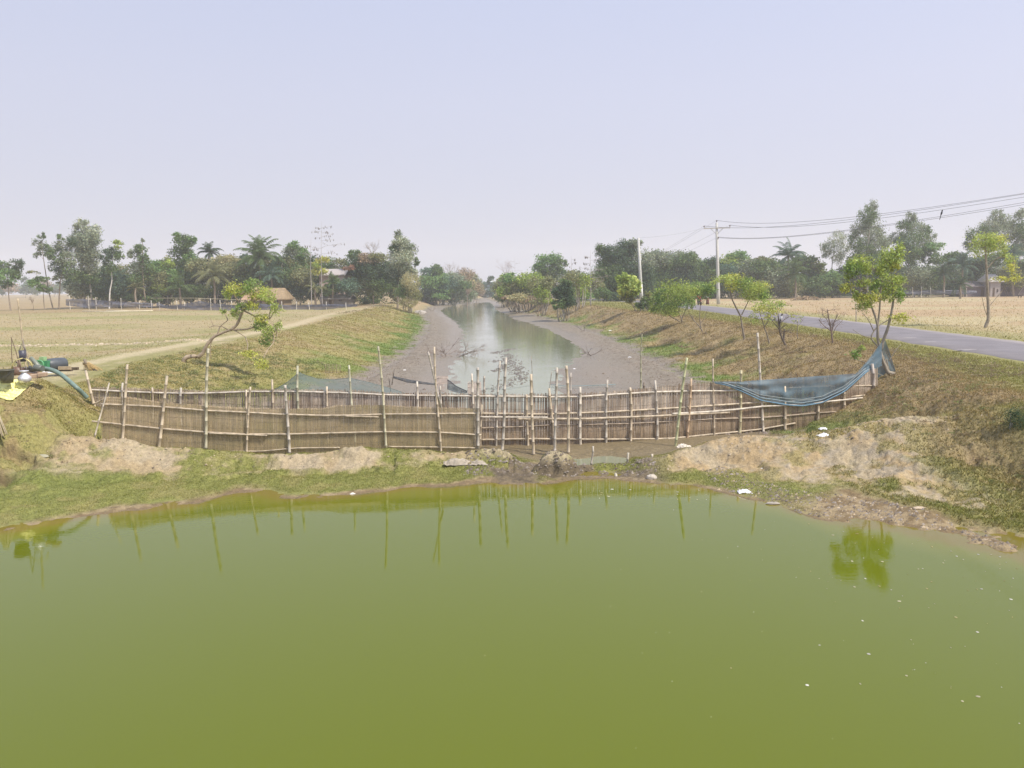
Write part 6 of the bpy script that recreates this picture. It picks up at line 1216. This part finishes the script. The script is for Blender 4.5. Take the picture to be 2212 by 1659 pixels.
def person(label, x, y, seated, skinc, shirt, lower, lungi=False, head_cover=None):
    z = float(2.03) + (0 if not seated else .22); root = empty("person", (x, y, z), label, "person"); q = lambda a, b, c: (x + a, y + b, z + c)
    if seated:
        J = [q(0, 0, .62) + (.15, .12), q(0, 0, .85) + (.14, .11), q(0, .03, 1.08) + (.19, .12), q(0, .05, 1.2) + (.06,), q(0, .07, 1.3) + (.075,), q(0, .07, 1.45) + (.085, .095), q(-.2, .05, 1.1) + (.06,), q(-.27, .2, .9) + (.045,), q(-.25, .5, .92) + (.035,), q(-.25, .57, .92) + (.03,), q(.2, .05, 1.1) + (.06,), q(.27, .2, .9) + (.045,), q(.25, .5, .92) + (.035,), q(.25, .57, .92) + (.03,),
             q(-.12, .1, .6) + (.09,), q(-.18, .45, .55) + (.065,), q(-.18, .4, .1) + (.045,), q(-.18, .52, .05) + (.04,), q(.12, .1, .6) + (.09,), q(.18, .45, .55) + (.065,), q(.18, .4, .1) + (.045,), q(.18, .52, .05) + (.04,)]
    else:
        J = [q(0, 0, .92) + (.14, .11), q(0, 0, 1.15) + (.13, .10), q(0, 0, 1.36) + (.18, .11), q(0, 0, 1.46) + (.055,), q(0, .01, 1.53) + (.07,), q(0, .02, 1.66) + (.08, .095), q(-.2, 0, 1.38) + (.055,), q(-.25, .02, 1.1) + (.042,), q(-.26, .1, .86) + (.033,), q(-.26, .12, .78) + (.03,), q(.2, 0, 1.38) + (.055,), q(.25, -.02, 1.1) + (.042,), q(.26, .04, .86) + (.033,), q(.26, .06, .78) + (.03,),
             q(-.1, 0, .85) + (.09,), q(-.1, .08, .5) + (.06,), q(-.1, .0, .1) + (.04,), q(-.1, .13, .04) + (.035,), q(.1, 0, .85) + (.09,), q(.1, -.04, .5) + (.06,), q(.1, -.12, .1) + (.04,), q(.1, .0, .04) + (.035,)]
    E = [(0, 1), (1, 2), (2, 3), (3, 4), (4, 5), (2, 6), (6, 7), (7, 8), (8, 9), (2, 10), (10, 11), (11, 12), (12, 13), (0, 14), (14, 15), (15, 16), (16, 17), (0, 18), (18, 19), (19, 20), (20, 21)]
    skin_body("body", J, E, None, root, skinc)
    sh_ = [tuple(J[k][:3]) + tuple(r * 1.13 for r in (J[k][3:] if len(J[k]) > 4 else (J[k][3],) * 2)) for k in (0, 1, 2, 6, 7, 10, 11)]; skin_body("shirt", sh_, [(0, 1), (1, 2), (2, 3), (3, 4), (2, 5), (5, 6)], None, root, shirt)
    if lungi:
        mb = MB(); mb.lathe([(.17, .98), (.19, .8), (.21, .45), (.235, .12), (.225, .12), (.2, .5), (.16, .96)], (x, y, z), 18, lower); mb.build("lungi", M_cloth, root)
    else:
        L_ = [tuple(J[k][:3]) + ((J[k][3] if len(J[k]) < 5 else J[k][3]) * 1.14,) * 2 for k in (0, 14, 15, 16, 18, 19, 20)]; skin_body("trousers", L_, [(0, 1), (1, 2), (2, 3), (0, 4), (4, 5), (5, 6)], None, root, lower)
    h = J[5]; mb = MB(); mb.lathe([(0, .125), (.06, .115), (.097, .07), (.104, .01), (.095, -.05), (.07, -.09), (.06, -.09), (0, .0)], (h[0], h[1] - .02, h[2]), 14, head_cover or (.02, .018, .015)); mb.build("hair" if not head_cover else "cap", M_cloth, root)
    mb = MB(); mb.tube([(h[0], h[1] + .09, h[2] - .01), (h[0], h[1] + .125, h[2] - .03)], .014, 5, skinc)
    for s in (-1, 1): mb.tube([(h[0] + s * .035, h[1] + .085, h[2] + .01), (h[0] + s * .035, h[1] + .092, h[2] + .01)], .012, 6, (.02, .02, .02)); mb.tube([(h[0] + s * .085, h[1] + .0, h[2] - .03), (h[0] + s * .095, h[1] - .01, h[2] + .02)], .015, 5, skinc)
    mb.tube([(h[0] - .025, h[1] + .092, h[2] - .055), (h[0] + .025, h[1] + .092, h[2] - .055)], .007, 5, (.25, .08, .07)); mb.build("face", M_skin, root); return root
Dm = 112.0; xm = UP(1511, 650, Dm).x
person("motorcycle rider seen from behind in a red shirt and dark trousers", xm, Dm, True, (.20, .11, .07), (.62, .10, .08), (.03, .03, .045))
root = empty("motorcycle", (xm, Dm, 2.03), "black motorcycle ridden away along the road behind the small bank trees", "motorcycle")
for yy in (-.55, .75):
    mb = MB(); t = np.linspace(0, 2 * math.pi, 25); mb.tube([(xm, Dm + yy + .29 * math.cos(a_), 2.03 + .31 + .29 * math.sin(a_)) for a_ in t], .055, 8, (.02, .02, .02)); w_ = mb.build("wheel", M_plain, root)
    mb = MB(); mb.lathe([(0, -.04), (.05, -.04), (.05, .04), (0, .04)], (xm, Dm + yy, 2.34), 10, (.4, .4, .42), Matrix.Rotation(R(90), 3, 'Y'))
    for k in range(6): a_ = k * math.pi / 3; mb.tube([(xm, Dm + yy, 2.34), (xm, Dm + yy + .26 * math.cos(a_), 2.34 + .26 * math.sin(a_))], .012, 4, (.4, .4, .42))
    o = mb.build("rim", M_paint, w_); o.matrix_parent_inverse = Matrix.Translation(-root.location)
    o.matrix_parent_inverse = Matrix()
mb = MB(); mb.tube([(xm, Dm - .5, 2.5), (xm, Dm - .1, 2.62), (xm, Dm + .25, 2.72), (xm, Dm + .55, 2.85)], [.09, .15, .15, .06], 10, (.03, .03, .035)); mb.tube([(xm, Dm + .75, 2.34), (xm, Dm + .55, 2.95)], .035, 6, (.35, .35, .36)); mb.build("frame", M_paint, root)
mb = MB(); mb.tube([(xm, Dm - .75, 2.74), (xm, Dm - .3, 2.76), (xm, Dm + .1, 2.74)], [.10, .13, .10], 10, (.025, .025, .03)); mb.build("seat", M_plain, root)
mb = MB(); mb.tube([(xm - .33, Dm + .5, 3.0), (xm, Dm + .58, 2.97), (xm + .33, Dm + .5, 3.0)], .02, 6, (.2, .2, .2)); mb.build("handlebar", M_paint, root)
mb = MB(); mb.box((xm, Dm - .82, 2.66), (.14, .05, .09), (.5, .03, .03)); mb.build("tail_light", M_paint, root)
xp = UP(1530, 650, Dm).x; person("person walking on the road in a dark brown lungi and pale top", xp, Dm + .4, False, (.20, .11, .07), (.70, .68, .64), (.17, .07, .05), True)
# small dark goat in the far right field
def goat(label, u, v, D):
    q = UP(u, v, D); x, y, z = q.x, D, Hs(q.x, D); root = empty("goat", (x, y, z), label, "goat")
    J = [(x, y, z + .5, .14), (x + .3, y, z + .52, .15), (x + .55, y, z + .52, .13), (x + .72, y, z + .68, .08), (x + .82, y, z + .8, .07), (x + .97, y, z + .76, .045), (x - .12, y, z + .56, .04), (x - .2, y, z + .62, .025), (x + .5, y - .09, z + .3, .045), (x + .5, y - .09, z + .02, .03), (x + .5, y + .09, z + .3, .045), (x + .54, y + .09, z + .02, .03), (x + .02, y - .09, z + .34, .055), (x - .06, y - .09, z + .2, .03), (x - .03, y - .09, z + .02, .026), (x + .02, y + .09, z + .34, .055), (x - .04, y + .09, z + .2, .03), (x, y + .09, z + .02, .026)]
    skin_body("body", J, [(0, 1), (1, 2), (2, 3), (3, 4), (4, 5), (0, 6), (6, 7), (2, 8), (8, 9), (2, 10), (10, 11), (0, 12), (12, 13), (13, 14), (0, 15), (15, 16), (16, 17)], None, root, (.05, .035, .03))
    mb = MB(); [mb.tube([(x + .8, y + s * .04, z + .86), (x + .74, y + s * .07, z + .98)], [.018, .006], 5, (.15, .13, .1)) for s in (-1, 1)]; mb.build("horns", M_plain, root)
goat("small dark goat standing at the far edge of the right field", 2200, 640, 150)
# ------------------------------------------------------------------ haze
mb = MB(); mb.box((0, 440, 21.5), (1900, 1000, 50), (1, 1, 1)); hz = bpy.data.materials.new("haze"); hz.use_nodes = True; nt = hz.node_tree; nt.nodes.clear(); o_ = nt.nodes.new("ShaderNodeOutputMaterial"); v_ = nt.nodes.new("ShaderNodeVolumePrincipled")
v_.inputs["Color"].default_value = (.97, .97, .98, 1); v_.inputs["Density"].default_value = HAZE_D; v_.inputs["Anisotropy"].default_value = 0; nt.links.new(v_.outputs[0], o_.inputs["Volume"])
tag(mb.build("haze", hz), kind='stuff')
